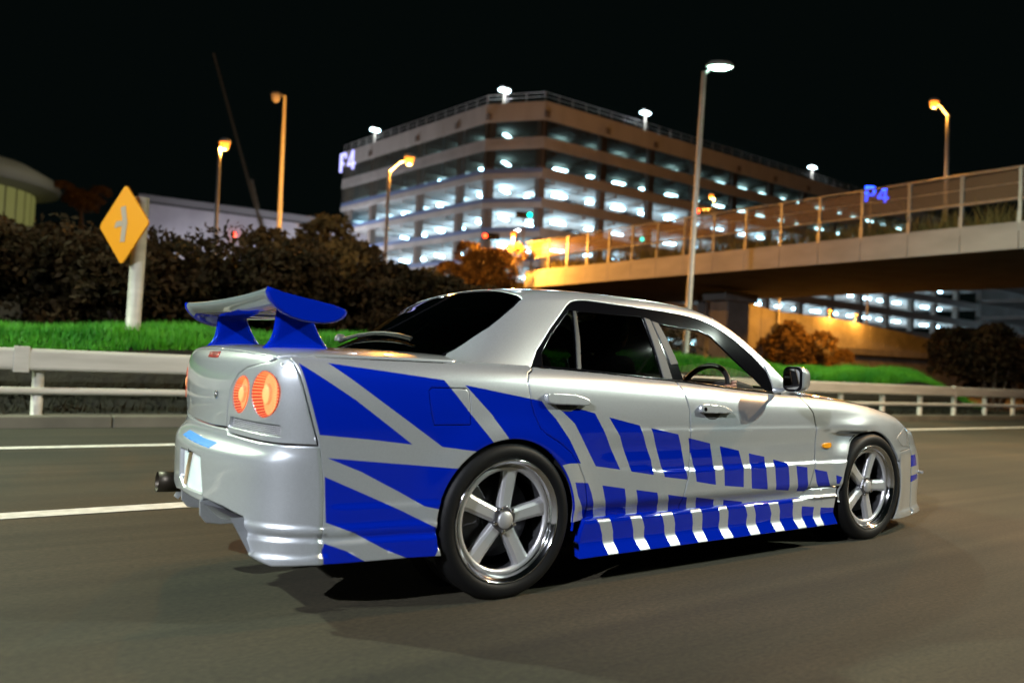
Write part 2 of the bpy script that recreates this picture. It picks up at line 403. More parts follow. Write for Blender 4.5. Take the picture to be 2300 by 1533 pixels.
# ------------------------------------------------------------------ guard rail
rail = thing('guard_rail', 'white painted steel guard rail along the kerb in front of the grass bank', 'guard rail', (0, 7.0, .1))
mb = MB(); mb.prism([(0, .52), (.07, .53), (.085, .56), (.085, .74), (.07, .77), (0, .78)], lambda u, v, d: (d, -u, v), -40, 60); bevel(mb.build('top_beam', RAILW, rail), .01)
mb = MB(); mb.tube([(-40, .0, .285), (60, .0, .285)], .045, 12); mb.build('lower_bar', RAILW, rail)
pm = MB(); pm.tube([(0, .06, -.05), (0, .06, .70)], .062, 12); post = pm.build('post', RAILW, rail); post.location = (-1.34 - 8*1.8, 0, 0)
for k in range(1, 36):
    c = post.copy(); COL.objects.link(c); c.location = (-1.34 + (k - 8)*1.8, 0, 0)
for i in range(0, 9):
    mb = MB(); x = -34 + i*10.8; mb.box((x, -.092, .50), (x + .16, -.0, .80)); bevel(mb.build('joint_sleeve', RAILW, rail), .008)

# ------------------------------------------------------------------ road bridge
BX, BW = 24.6, 11.4
br = thing('road_bridge', 'concrete road bridge crossing over the carriageway with panelled parapet and rails', 'bridge', (BX, 10, 0))
def bpart(name, mb, m): return mb.build(name, m, br)
def BL(x, y, z): return (x - BX, y - 10, z)
def bz(y): return 6.16 + .016*(y - 7)          # deck edge rises gently to the far end
def bb(y): return 5.30 + .010*(y - 7)
Y0, Y1, PS = -10., 34.3, 1.765
mb = MB()
for (x0, x1) in [(BX + .18, BX + BW)]:
    vs = []
    for y in (Y0, Y1):
        vs += [BL(x0, y, bb(y) + .03), BL(x1, y, bb(y) + .03), BL(x1, y, bz(y) - .1), BL(x0, y, bz(y) - .1)]
    mb.add(vs, [(0, 4, 5, 1), (1, 5, 6, 2), (2, 6, 7, 3), (3, 7, 4, 0), (0, 1, 2, 3), (7, 6, 5, 4)])
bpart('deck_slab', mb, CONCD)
ys = np.arange(7.33 - 9*PS, Y1, PS)
for y in ys:
    mb = MB(); a, b = y + .012, min(y + PS - .012, Y1); vs = []
    for yy in (a, b):
        vs += [BL(BX, yy, bb(yy)), BL(BX + .18, yy, bb(yy)), BL(BX + .18, yy, bz(yy)), BL(BX + .03, yy, bz(yy)), BL(BX, yy, bz(yy) - .04)]
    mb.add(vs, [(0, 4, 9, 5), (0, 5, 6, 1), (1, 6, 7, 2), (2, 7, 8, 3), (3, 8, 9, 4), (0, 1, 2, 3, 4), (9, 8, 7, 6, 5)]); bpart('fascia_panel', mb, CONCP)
pm = MB(); pm.box((-.05, -.045, -.30), (.05, .045, 1.75)); pm.box((-.07, -.06, -.3), (.02, .06, .35))
pst = pm.build('railing_post', GALV, br); first = True
SCR = bpy.data.materials.new('mesh_screen'); SCR.use_nodes = True
n_ = SCR.node_tree.nodes; l_ = SCR.node_tree.links; n_.clear()
o_ = n_.new('ShaderNodeOutputMaterial'); t_ = n_.new('ShaderNodeBsdfTransparent'); d_ = n_.new('ShaderNodeBsdfDiffuse'); m_ = n_.new('ShaderNodeMixShader')
d_.inputs[0].default_value = (.30, .22, .14, 1); m_.inputs[0].default_value = .46
l_.new(t_.outputs[0], m_.inputs[1]); l_.new(d_.outputs[0], m_.inputs[2]); l_.new(m_.outputs[0], o_.inputs[0])
for y in ys:
    o = pst if first else pst.copy()
    if not first: COL.objects.link(o)
    o.location = BL(BX + .08, y, bz(y)); first = False
    mb = MB(); a, b = y + .05, min(y + PS - .05, Y1)
    mb.box(BL(BX + .075, a, bz(a) + .80), BL(BX + .083, b, bz(a) + 1.66)); bpart('screen_panel', mb, SCR)
for h, r in ((1.74, .05), (.74, .055), (1.25, .015)):
    mb = MB(); mb.tube([BL(BX + .08, Y0, bz(Y0) + h), BL(BX + .08, Y1, bz(Y1) + h)], r, 8); bpart('rail', mb, GALV)
g = blades(5200, BX + .2, BX + 1.0, lambda r: 4 + 29*r, lambda x, y: bz(y) - .05, .30, .85, .022); g.materials.append(mat('straw_weeds', (.20, .17, .05), .8))
tag(link('weeds', g), kind='stuff')
# pier and retaining wall beyond the bridge
wl = thing('retaining_wall', 'tall concrete retaining wall in panels lit orange below the bridge', 'wall', (33, 26.4, 0))
xs = [31.6, 33.2, 34.9, 36.6, 38.3, 40.0, 41.7, 43.4, 45.1, 46.8, 48.5, 50.2, 52, 54, 56, 58, 60, 62, 64.5, 67, 70, 74, 78]
top = pch([30, 36, 37, 39.3, 43.3, 48.9, 58, 63.5, 78], [5.4, 5.4, 4.9, 4.92, 4.92, 4.7, 4.2, 4.0, 3.4])
for a, b in zip(xs[:-1], xs[1:]):
    mb = MB(); a2, b2 = a + .02 - 33, b - .02 - 33
    t0, t1 = float(top(a)), float(top(b))
    mb.add([(a2, -.2, 0), (b2, -.2, 0), (b2, .4, 0), (a2, .4, 0), (a2, -.2, t0), (b2, -.2, t1), (b2, .4, t1), (a2, .4, t0)], [(3,2,1,0),(4,5,6,7),(0,1,5,4),(1,2,6,5),(2,3,7,6),(3,0,4,7)])
    mb.build('wall_panel', CONC, wl)
mb = MB(); mb.add([(43.8-33, -.9, 2.62), (60-33, -.9, 2.75), (60-33, -.2, 2.75), (43.8-33, -.2, 2.62), (43.8-33, -.9, 3.02), (60-33, -.9, 3.15), (60-33, -.2, 3.15), (43.8-33, -.2, 3.02)], [(3,2,1,0),(4,5,6,7),(0,1,5,4),(1,2,6,5),(2,3,7,6),(3,0,4,7)])
mb.build('ledge', CONC, wl)
pr = thing('bridge_pier', 'concrete pier standing under the bridge at the end of the retaining wall', 'pier', (30.6, 23.6, 0))
mb = MB(); mb.box((-.9, -.6, 0), (.9, .6, 5.3)); bevel(mb.build('shaft', CONC, pr), .06)
mb = MB(); mb.box((-1.3, -.8, 4.75), (1.3, .8, 5.25)); bevel(mb.build('pier_cap', CONC, pr), .04)
mb = MB(); mb.add([(20, 33.6, 0), (37, 33.6, 0), (37, 46, 0), (20, 46, 0), (22, 34.4, 5.9), (36.4, 34.4, 5.9), (36.4, 46, 6.6), (22, 46, 6.6)], [(4,5,6,7),(0,1,5,4),(1,2,6,5),(2,3,7,6),(3,0,4,7)])
struct('embankment', mb, SOIL)

# ------------------------------------------------------------------ parking garage
GC, GB, GA, GD = np.array((38.7, 102.)), np.array((43.4, 70.3)), np.array((47.7, 64.8)), np.array((152., 66.0))
gar = thing('parking_garage', 'multi storey parking garage with white parapet and rows of lit ceiling lamps', 'parking garage', (47.7, 64.8, 0))
GO = np.array((47.7, 64.8, 0))
def gp(name, mb, m): return mb.build(name, m, gar)
G3 = lambda P, z: np.array((P[0], P[1], z)) - GO
PARA = mat('white_parapet_panel', (.62, .60, .58), .75, noise=(.5, (.52, .50, .48), 5, (1, 1, .3)))
SPAN = mat('spandrel_concrete', (.48, .46, .45), .8, noise=(.5, (.38, .37, .36), 5))
SPANB = mat('blue_spandrel_band', (.16, .22, .40), .7)
CEIL = mat('garage_ceiling', (.50, .50, .49), .85, noise=(.25, (.38, .38, .37), 4))
COREM = mat('dim_core_wall', (.16, .15, .14), .9); CEILD = mat('dimmed_ceiling', (.10, .095, .08), .9); COLM = mat('garage_column', (.20, .17, .15), .8)  # ceiling of the two top storeys darkened in colour for their dimness
INFILL = glass_mat('dark_mesh_infill', (.66, .65, .60), .6); SL = [28.75 - 3.33*k for k in range(9)]        # undersides: roof, then each floor
back = [np.array((152., 120.)), np.array((48.5, 120.))]
for k, z in enumerate(SL):
    mb = MB(); pl = [GC, GB, GA, GD] + back; ins = np.array((.35, .35))
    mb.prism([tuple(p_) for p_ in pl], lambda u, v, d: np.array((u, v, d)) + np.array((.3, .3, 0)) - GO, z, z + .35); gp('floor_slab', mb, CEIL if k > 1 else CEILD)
    if k < 8:
        for i in range(22):
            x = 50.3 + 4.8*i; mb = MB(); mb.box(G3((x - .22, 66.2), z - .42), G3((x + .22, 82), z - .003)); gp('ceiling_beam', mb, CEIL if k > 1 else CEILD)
        for i in range(6):
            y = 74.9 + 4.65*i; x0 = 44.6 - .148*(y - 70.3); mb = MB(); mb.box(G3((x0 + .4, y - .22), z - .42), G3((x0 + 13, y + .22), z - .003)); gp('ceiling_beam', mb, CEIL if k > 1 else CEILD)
        for yy in (67.6, 72.4):
            mb = MB(); mb.tube([G3((50, yy), z - .55), G3((150, yy), z - .55)], .07, 6); gp('pipe', mb, GALV)
def run(P, Q, z0, z1, th, name, m, out=0.):
    d = (Q - P) / np.linalg.norm(Q - P); nrm = np.array((-d[1], d[0]))   # inward
    mb = MB(); vs = []
    for z in (z0, z1): vs += [G3(P - nrm*out, z), G3(Q - nrm*out, z), G3(Q + nrm*th, z), G3(P + nrm*th, z)]
    mb.add(vs, [(3,2,1,0),(4,5,6,7),(0,1,5,4),(1,2,6,5),(2,3,7,6),(3,0,4,7)]); return gp(name, mb, m)
def pieces(P, Q, step):
    n = max(1, int(round(np.linalg.norm(Q - P)/step))); return [(P + (Q-P)*i/n, P + (Q-P)*(i+1)/n) for i in range(n)]
RUNS = [(GC, GB, 4.0), (GB, GA, 7.), (GA, GD, 8.0)]
# runs go clockwise when seen from above, so the inward normal is to the left
for P, Q, st in RUNS:
    for a, b in pieces(P, Q, st*2):
        e = (b - a)/np.linalg.norm(b - a)*.03
        run(a + e, b - e, 28.35, 30.45, .30, 'parapet_panel', PARA, .05)
    for k in range(1, 9):
        z = SL[k]; m = SPANB if (k in (2, 3, 4, 5, 6) and P is not GA) else SPAN
        run(P, Q, z - .30, z + .34, .28, 'slab_edge', SPAN, .02)
        run(P, Q, z + .34, z + (1.05 if k < 2 else .85), .20, 'spandrel', m if k > 1 else SPAN, -.04)
    d = (Q - P)/np.linalg.norm(Q - P); nrm = np.array((-d[1], d[0])); L_ = np.linalg.norm(Q - P)
    pos = [9.3 + 8.0*i for i in range(13)] if P is GA else ([.4] if P is GB else [L_ - x for x in (.2, 5.2, 13.4, 24.5, 31.)])
    if P is GA: pos = [.25] + pos
    for s_ in pos:
        if s_ > L_: continue
        c = P + d*s_ + nrm*.75
        mb = MB(); mb.box(G3(c, 0) - (.42, .42, 0), G3(c, 28.7) + (.42, .42, 0)); gp('column', mb, COLM)
        if P is GC and s_ > L_ - 1: continue
        mb = MB(); mb.box(G3(c - nrm*.72, 28.95) - (.3, .3, .35), G3(c - nrm*.72, 28.95) + (.3, .3, .35)); gp('bracket', mb, COLM)
    for a, b in pieces(P, Q, st):               # dark mesh infill on the two top storeys
        for k in (0, 1):
            e = (b - a)/np.linalg.norm(b - a)*.12
            run(a + e, b - e, SL[k+1] + 1.06, SL[k] - .32 if k else 28.34, .03, 'mesh_infill', INFILL, -.10)
    # roof-edge railing
    for a, b in pieces(P, Q, 2.0):
        c = a + nrm*.15; mb = MB(); mb.tube([G3(c, 30.45), G3(c, 31.5)], .045, 6); gp('roof_rail_post', mb, GALV)
    for z in (31.5, 31.0):
        mb = MB(); mb.tube([G3(P + nrm*.15, z), G3(Q + nrm*.15, z)], .04, 6); gp('roof_rail', mb, GALV)
# core walls deep inside
mb = MB(); mb.box(G3((60, 84), 0), G3((150, 85), 28.7)); gp('core_wall', mb, COREM)
mb = MB(); mb.box(G3((60, 85), 0), G3((61, 118), 28.7)); gp('core_wall', mb, COREM)
# ceiling lamps
fm = MB(); fm.box((-.95, -.24, -.15), (.95, .24, 0)); fix = None
for k in range(0, 8):
    zz = SL[k] - .46
    for i in range(20):                        # row behind the long right-hand front
        if i % 4 == 1 or k in (6, 7) or True:
            x = 54.3 + 4.8*i
            if x > 148: break
            o = fix.copy() if fix else gp('ceiling_lamp', fm, E_TUBE); 
            if fix: COL.objects.link(o)
            fix = fix or o
            o.location = G3((x, 70.2), zz); o.scale = (1, 1, 1) if i % 4 != 1 else (.45, 1, 1)
    for i in range(9):
        y = 72.6 + 4.65*i; o = fix.copy(); COL.objects.link(o); o.location = G3((47.9 - .075*(y - 72.6)*.9, y), zz); o.rotation_euler = (0, 0, .6)
    for x, y in ((52.5, 73.6),) if k > 1 else ():
        o = fix.copy(); COL.objects.link(o); o.location = G3((x, y), zz)
# tubes light the ceilings and decks of every storey
for k in range(0, 8):
    pw = (0, 0, 800, 1200, 1350, 1450, 1500, 1300)[k]
    for cx, cy, sx, sy, rz in () if not pw else ((98, 72, 96, 9, 0), (49.5, 88, 34, 8, math.pi/2 + .13)):
        for up in (1, 0):
            lo = lamp('ceiling_lamp_light', 'AREA', G3((cx, cy), SL[k] - (1.1 if up else .25)), pw*(1. if up else .6)*(2.2 if sx > 50 else 1), (.80, .92, 1.), gar, shape='RECTANGLE', size=sx, size_y=sy)
            lo.rotation_euler = (math.pi if up else 0, 0, rz)
# P4 sign letters
def letters(name, origin, ux, h, m, parent, depth=.25, m2=None):
    """the characters P and 4 as raised blocks; ux = horizontal direction of the text"""
    ux = np.array(ux, float); ux /= np.linalg.norm(ux); nz = np.cross(ux, (0, 0, 1.)); O = np.array(origin, float)
    fun = lambda u, v, d: O + ux*u*h + np.array((0, 0, 1.))*v*h + nz*d
    out = []
    P_ = [[(0, 0), (.13, 0), (.13, 1), (0, 1)], [(.13, .88), (.52, .88), (.52, 1), (.13, 1)], [(.13, .38), (.52, .38), (.52, .50), (.13, .50)], [(.52, .38), (.60, .44), (.64, .55), (.64, .83), (.60, .94), (.52, 1.0)]]
    F_ = [[(1.24, 0), (1.37, 0), (1.37, 1), (1.24, 1)], [(.80, .22), (1.52, .22), (1.52, .34), (.80, .34)], [(.80, .34), (.94, .34), (1.24, .86), (1.24, 1)]]
    for nm, S_ in (('letter_p', P_), ('digit_four', F_)):
        mb = MB()
        for i, q in enumerate(S_): mb.prism(q, fun, -depth, i*.004)
        out.append(fix_normals(mb.build(nm, m, parent)))
    return out
sg = thing('illuminated_sign', 'glowing blue white P4 letters at the far corner of the garage parapet', 'sign', (38.45, 102.6, 27.6))
dv = (GB - GC)/np.linalg.norm(GB - GC)
letters('letters', (0, 0, 0), (dv[0], dv[1], 0), 2.7, E_P4W, sg)
sg2 = thing('pole_sign', 'small blue glowing P4 sign on a pole beyond the bridge rail', 'sign', (54.7, 30.2, 0))
mb = MB(); mb.tube([(0, 0, 0), (0, 0, 15.0)], .09, 8); mb.build('sign_pole', GALV, sg2)
letters('letters', (-.45, .15, 15.0), (.84, -.54, 0), 1.2, E_P4, sg2, .12)
# second, farther car park
g2 = thing('far_car_park', 'distant lit car park front seen under the bridge at the right edge', 'parking garage', (160, 58, 0))
mb = MB(); mb.box((0, 0, 0), (60, 20, .4)); 
for k in range(6):
    mb = MB(); mb.box((0, -12, 4 + k*3.3), (70, 12, 4.6 + k*3.3)); mb.build('floor_slab', SPAN, g2)
    for i in range(9):
        mb = MB(); mb.box((1 + i*6, -11.5, 6.4 + k*3.3), (2.6 + i*6, -11.2, 6.65 + k*3.3)); mb.build('ceiling_lamp', E_TUBE, g2)
    lo = lamp('ceiling_lamp_light', 'AREA', (30, -6, 6.0 + k*3.3), 1800, (.8, .92, 1.), g2, shape='RECTANGLE', size=60, size_y=8); lo.rotation_euler = (math.pi, 0, 0)
for i in range(10):
    mb = MB(); mb.box((i*7.5, -11.8, 0), (i*7.5 + .8, -11, 24)); mb.build('column', SPAN, g2)
mb = MB(); mb.box((0, 11, 0), (70, 12, 24)); mb.build('back_wall', CEIL, g2)

# ------------------------------------------------------------------ hall with the curved roof, long low building, crane booms
hall = thing('round_hall', 'round hall with overhanging shallow roof and lit yellow green windows at the left edge', 'building', (-9, 140, 0))
mb = MB(); mb.lathe([(14.6, 24.2), (14.9, 24.9), (14.0, 26.2), (11, 27.8), (6, 28.9), (.01, 29.3)], 64, 'z'); mb.build('roof', mat('hall_roof', (.20, .20, .15), .7), hall)
mb = MB(); mb.lathe([(14.6, 24.2), (12.0, 23.6), (11.6, 23.6)], 64, 'z'); mb.build('eaves', mat('hall_eaves', (.28, .28, .18), .7), hall)
for k in range(36):
    a0 = 2*math.pi*k/36 + .012; a1 = 2*math.pi*(k+1)/36 - .012
    mb = MB(); mb.add([(11.4*math.cos(a), 11.4*math.sin(a), z) for z in (18.6, 23.6) for a in (a0, a1)], [(0, 1, 3, 2)]); mb.build('window', E_DOME, hall)
mb = MB(); mb.lathe([(11.9, 0), (11.9, 18.4), (11.3, 18.6), (11.3, 23.7)], 36, 'z'); mb.build('wall', mat('hall_wall', (.14, .13, .08), .8), hall)
low = thing('long_low_building', 'long low grey building with dark roof edge behind the shrubs on the left', 'building', (14.5, 118, 0))
dvx = np.array((22., -14.5)); Lw = np.linalg.norm(dvx); dvx /= Lw; Lw = 40
nr = np.array((-dvx[1], dvx[0]))
def lowb(name, z00, z01, z10, z11, t0, t1, m):
    mb = MB(); vs = []
    for s_, za, zb in ((0, z00, z01), (Lw, z10, z11)):
        for t in (t0, t1):
            for z in (za, zb): vs.append((dvx[0]*s_ + nr[0]*t, dvx[1]*s_ + nr[1]*t, z))
    mb.add(vs, [(0, 4, 5, 1), (2, 3, 7, 6), (1, 5, 7, 3), (0, 2, 6, 4), (0, 1, 3, 2), (4, 6, 7, 5)]); mb.build(name, m, low)
lowb('wall', 8, 22.0, 8, 18.6, 0, 20, mat('grey_cladding', (.34, .33, .36), .7, noise=(.3, (.26, .25, .28), 4)))
lowb('roof_edge', 22.0, 22.9, 18.6, 19.5, -.5, 20.5, mat('dark_fascia', (.16, .16, .17), .6))
lowb('gutter', 21.75, 22.0, 18.35, 18.6, -.3, 0, mat('black_gutter', (.02, .02, .02), .6))
mb = MB(); mb.lathe([(.01, .3), (.2, .2), (.2, -.2), (.01, -.3)], 10, 'z', (dvx[0]*14 - nr[0]*.5, dvx[1]*14 - nr[1]*.5, 17.6)); mb.build('warning_lamp', E_RED, low)
BOOM = mat('rusty_boom_steel', (.10, .075, .045), .7)
def boom(a, b, r, label):
    a, b = np.array(a, float), np.array(b, float); t = thing('crane_boom', label, 'crane boom', tuple(a), 'crane booms beyond the low building')
    d = b - a; L_ = np.linalg.norm(d); d /= L_; s1 = np.cross(d, (0, 1., 0)); s1 /= np.linalg.norm(s1); s2 = np.cross(d, s1)
    c = [s1*r + s2*r, s1*r - s2*r, -s1*r - s2*r, -s1*r + s2*r]
    for q in c:
        mb = MB(); mb.tube([q, d*L_*.96 + q*.5, d*L_], .06, 6); mb.build('chord', BOOM, t)
    mb = MB(); n = int(L_/1.1)
    for i in range(n):
        for j in range(4): mb.tube([c[j] + d*L_*i/n, c[(j+1) % 4] + d*L_*(i+1)/n], .035, 4, caps=False)
    tag(mb.build('lattice', BOOM, t), kind='stuff')
boom((31.1, 106.7, 12), (22.1, 111.9, 43.7), .13, 'tall thin crane boom leaning left against the night sky')
boom((31.0, 106.9, 12), (27.6, 108.8, 25.7), .20, 'short crane boom stub beside the tall one')

# added unseen lights that wash the fronts of the far buildings
for i, (x, y, z, pw_) in enumerate([(30, 92, 12, 2400), (33, 76, 12, 1700), (40, 58, 14, 1000)]):
    t = thing('added_yard_lamp', ['added unseen lamp post before the far left front of the garage', 'added unseen lamp post before the left front of the garage', 'added unseen lamp post before the chamfered garage corner'][i], 'lamp post', (x, y, 0))
    mb = MB(); mb.tube([(0, 0, 0), (0, 0, z)], .10, 8); mb.build('pole', GALV, t)
    mb = MB(); mb.box((-.3, -.3, z), (.3, .3, z + .15)); bevel(mb.build('lamp_housing', GALV, t), .03)
    lamp('lamp_light', 'POINT', (.5, .5, z - .3), pw_, (.95, .95, 1.) if i < 2 else (.97, .96, 1.), t, shadow_soft_size=.3)
for i, s_ in enumerate((6, 18, 30)):
    lamp('added_wall_light', 'POINT', (dvx[0]*s_ - nr[0]*7, dvx[1]*s_ - nr[1]*7, 14.), 1900, (.9, .9, 1.), low, shadow_soft_size=.3)  # added light without a lamp, brightens the low building's wall
for a in (3.6, 4.6, 5.6):
    lamp('added_roof_light', 'POINT', (24*math.cos(a), 24*math.sin(a), 33), 1300, (1., .88, .65), hall, shadow_soft_size=.5)  # added light hanging free of any lamp, brightens the hall roof
# ================================================================== STREET OBJECTS
def street_lamp(name, label, base, top, head, emit, power, col, kind='sod', r0=.10, r1=.06, group=None, spot=None, lens=None, polem=GALV):
    """tapered pole, short arm and lamp head; the light sits in the head"""
    base, top, head = (np.array(q, float) for q in (base, top, head))
    t = thing(name, label, 'street lamp', tuple(base), group)
    mb = MB(); mb.tube([(0, 0, 0), tuple((top - base)*.5), tuple(top - base)], [r0, (r0 + r1)/2, r1], 12); mb.build('pole', polem, t)
    mb = MB(); mb.tube([(0, 0, -.02), (0, 0, .05)], r0*2.1, 12); mb.tube([(0, 0, .05), (0, 0, .55)], r0*1.25, 12); mb.build('base_plate', polem, t)
    a = top - base; b = head - base; d = b - a; L_ = np.linalg.norm(d); u = d/max(L_, 1e-6)
    mb = MB(); mb.tube([tuple(a - (0, 0, .05)), tuple(a + d*.5 + (0, 0, .06)), tuple(b)], .04, 8); mb.build('arm', polem, t)
    uh = np.array((u[0], u[1], 0)); uh = uh/max(np.linalg.norm(uh), 1e-6) if np.linalg.norm(uh) > .05 else np.array((1., 0, 0)); sd = np.cross(uh, (0, 0, 1.))
    mb = MB(); w_, l_ = (.17, .23) if kind == 'sod' else (.16, .36)
    rings = []
    for z, k in ((.16, .35), (.13, .75), (.05, 1.), (0, 1.)):
        rings.append([tuple(b + uh*math.cos(2*math.pi*i/16)*l_*k + sd*math.sin(2*math.pi*i/16)*w_*k + np.array((0, 0, z))) for i in range(16)])
    mb.add(sum(rings, []), [(r*16+i, r*16+(i+1) % 16, r*16+16+(i+1) % 16, r*16+16+i) for r in range(3) for i in range(16)] + [tuple(reversed(range(16)))], 0, True)
    mb.build('lamp_housing', polem, t)
    mb = MB(); dz = lens or (.30 if kind == 'sod' else .07)
    pr_ = [(1.0, 0), (.96, -.35), (.75, -.75), (.4, -.95), (.02, -1.)]
    vs = [tuple(b + uh*math.cos(2*math.pi*i/16)*l_*.82*k + sd*math.sin(2*math.pi*i/16)*w_*.9*k + np.array((0, 0, h*dz - .004))) for k, h in pr_ for i in range(16)]
    mb.add(vs, [(r*16+i, r*16+16+i, r*16+16+(i+1) % 16, r*16+(i+1) % 16) for r in range(4) for i in range(16)], 0, True)
    if emit: mb.build('lamp_lens', emit, t)
    else: mb.build('lamp_lens', mat('unlit_lens', (.35, .33, .33), .3), t)
    if power:
        if spot:
            lo = lamp('lamp_light', 'SPOT', tuple(b + np.array((0, 0, -dz - .05))), power, col, t, shadow_soft_size=.14, spot_size=spot[0], spot_blend=1.)
            dr = Vector(spot[1]).normalized(); lo.rotation_euler = dr.to_track_quat('-Z', 'Y').to_euler()
        else:
            lamp('lamp_light', 'POINT', tuple(b + np.array((0, 0, -dz - .05))), power, col, t, shadow_soft_size=.14)
    return t
SOD = (1., .40, .055); LEDC = (.86, 1., .74)
street_lamp('street_lamp', 'orange sodium street lamp on a pole before the long low building', (4.99, 26.88, 0), (4.9, 26.8, 8.65), (5.05, 26.7, 8.86), E_SOD, 2600, SOD, r0=.10)
street_lamp('street_lamp', 'orange sodium street lamp whose pole stands before the lit garage decks', (10.98, 24.6, 0), (10.92, 24.56, 8.45), (11.56, 24.09, 9.0), E_SOD, 4200, SOD, r0=.09)
street_lamp('street_lamp', 'tall unlit street lamp with a short arm between the crane boom and the garage', (8.2, 29.48, 0), (8.04, 29.4, 12.1), (7.70, 29.55, 12.05), None, 0, SOD, r0=.15)
street_lamp('street_lamp', 'white LED street lamp on a tall pale pole in front of the bridge', (13.22, 10.5, .9), (13.25, 10.25, 8.85), (13.58, 10.02, 9.0), E_LED, 4200, LEDC, 'led', r0=.085, spot=(2.75, (.30, -.5, -1)))
street_lamp('street_lamp', 'orange sodium street lamp standing on the road bridge at the right', (33.4, 13.9, 6.3), (33.0, 13.75, 13.0), (32.3, 14.02, 13.5), E_SOD, 2000, SOD, r0=.11)
street_lamp('street_lamp', 'short orange lamp glowing low at the far end of the bridge parapet', (22.9, 33.2, 5.0), (22.9, 33.2, 8.3), (22.7, 32.9, 8.5), E_SOD, 4500, SOD, r0=.07)
street_lamp('street_lamp', 'orange lamp glowing above the bridge rail before the garage right front', (44.6, 37.2, 0), (44.6, 37.2, 14.6), (44.2, 37.2, 14.9), E_SOD, 2600, SOD, r0=.10)
street_lamp('street_lamp', 'orange lit lamp pole rising beside the bush under the bridge', (38.0, 26.0, .1), (38.0, 26.0, 9.0), (38.3, 26.0, 9.1), E_SOD, 500, SOD, r0=.07)
# added unseen lamp behind the deck, the light that turns the wall orange
ul = thing('added_underpass_lamp', 'added unseen orange lamp on the far face of the bridge deck above the wall', 'lamp', (36.25, 19.5, 6.0))
mb = MB(); mb.box((-.3, -.15, -.12), (.3, .15, .08)); bevel(mb.build('housing', GALV, ul), .02)
mb = MB(); mb.box((-.26, -.12, -.20), (.26, .12, -.122)); bevel(mb.build('lens', E_SOD, ul), .02)
lamp('lamp_light', 'POINT', (.35, 0, -.1), 5200, SOD, ul, shadow_soft_size=.15)
for x, z, lb in ((43.6, 4.95, 'left of two small orange lamps on top of the retaining wall'), (46.6, 4.88, 'right of two small orange lamps on top of the retaining wall')):
    wlp = thing('wall_lamp', lb, 'lamp', (x, 26.2, z))
    mb = MB(); mb.tube([(0, 0, 0), (0, 0, .35)], .03, 8); mb.build('stem', GALV, wlp)
    mb = MB(); mb.lathe([(.02, .52), (.10, .50), (.12, .44), (.08, .36), (.02, .35)], 14, 'z'); mb.build('lamp_globe', E_SOD, wlp)
    lamp('lamp_light', 'POINT', (0, -.35, .5), 900, SOD, wlp, shadow_soft_size=.15)
# lamps of the same road that stand outside the picture
street_lamp('street_lamp', 'white street lamp on the near roadside ahead of the car, outside the frame', (13.2, -10.0, 0), (13.2, -10.0, 9.2), (12.4, -8.1, 9.4), E_LED, 10500, (.86, 1., .88), 'led', spot=(2.75, (-.7, .5, -1)), group=None)
street_lamp('street_lamp', 'cool white street lamp on the near roadside behind the camera', (-13.5, -8.5, 0), (-13.5, -8.5, 8.0), (-13.0, -6.4, 8.2), E_LED, 15500, (.86, .90, 1.), 'led', spot=(2.4, (1.2, .5, -1)))
street_lamp('street_lamp', 'white street lamp behind the guard rail far left of the frame', (-9.5, 10.2, .9), (-9.5, 10.0, 8.9), (-9.2, 9.4, 9.1), E_LED, 11500, LEDC, 'led', spot=(2.5, (.55, -.75, -1)))
street_lamp('street_lamp', 'orange street lamp over the carriageway right of the frame', (15.0, -5.5, 0), (15.0, -5.5, 9.6), (13.6, -3.6, 9.8), E_SOD, 8000, (1., .56, .25), r0=.1, spot=(2.9, (-.35, .35, -1)))

street_lamp('street_lamp', 'added white street lamp far ahead on the near roadside beyond the right edge', (40.0, -9.5, 0), (40.0, -9.5, 9.2), (39.2, -7.8, 9.4), E_LED, 6000, (.92, 1., .86), 'led', spot=(2.75, (-.6, .4, -1)))  # added unseen lamp, there for its streak of reflection in the paint
street_lamp('street_lamp', 'added white street lamp far behind the camera on the near roadside', (-40.0, -9.5, 0), (-40.0, -9.5, 9.2), (-39.2, -7.8, 9.4), E_LED, 6000, (.86, .92, 1.), 'led', spot=(2.75, (.6, .4, -1)))  # second unseen lamp added for reflections on the car
# ------------------------------------------------------------------ warning sign
SY = mat('sign_yellow', (.62, .24, .006), .45); SG = mat('sign_dark_print', (.06, .06, .10), .5)
sn = thing('warning_sign', 'yellow diamond warning sign with grey pictogram on a thick pale pole', 'road sign', (-.20, 8.35, 1.0))
mb = MB(); mb.tube([(0, 0, -.3), (.02, 0, 2.05)], .098, 16); mb.build('pole', RAILW, sn)
sa = math.radians(206); nv = np.array((math.cos(sa), math.sin(sa), 0)); sv = np.array((nv[1], -nv[0], 0)); sc = np.array((-.20, -.14, 1.62))
if sv[0] < 0: sv = -sv
F2 = lambda u, v, d: sc + sv*u + np.array((0, 0, 1.))*v + nv*d
def rdiam(a, b, r=.06, n=5):
    out = []
    for k in range(4):
        cx, cy = [(a - r*1.3, 0), (0, b - r*1.3), (-a + r*1.3, 0), (0, -b + r*1.3)][k]
        for j in range(n):
            an = math.pi/2*k - math.pi/4 + math.pi/2*j/(n-1); out.append((cx + r*math.cos(an), cy + r*math.sin(an)))
    return out
mb = MB(); mb.prism(rdiam(.55, .55), F2, -.012, .012); fix_normals(mb.build('sign_plate', SY, sn))
mb = MB()
mb.prism([(-.05, -.24), (.05, -.24), (.09, .02), (-.02, .06)], F2, .0125, .0165); mb.prism([(-.02, .06), (.09, .02), (.03, .26), (-.08, .24)], F2, .0127, .0167); mb.prism([(-.20, -.04), (-.03, -.02), (.0, .06), (-.16, .05)], F2, .0129, .0169)
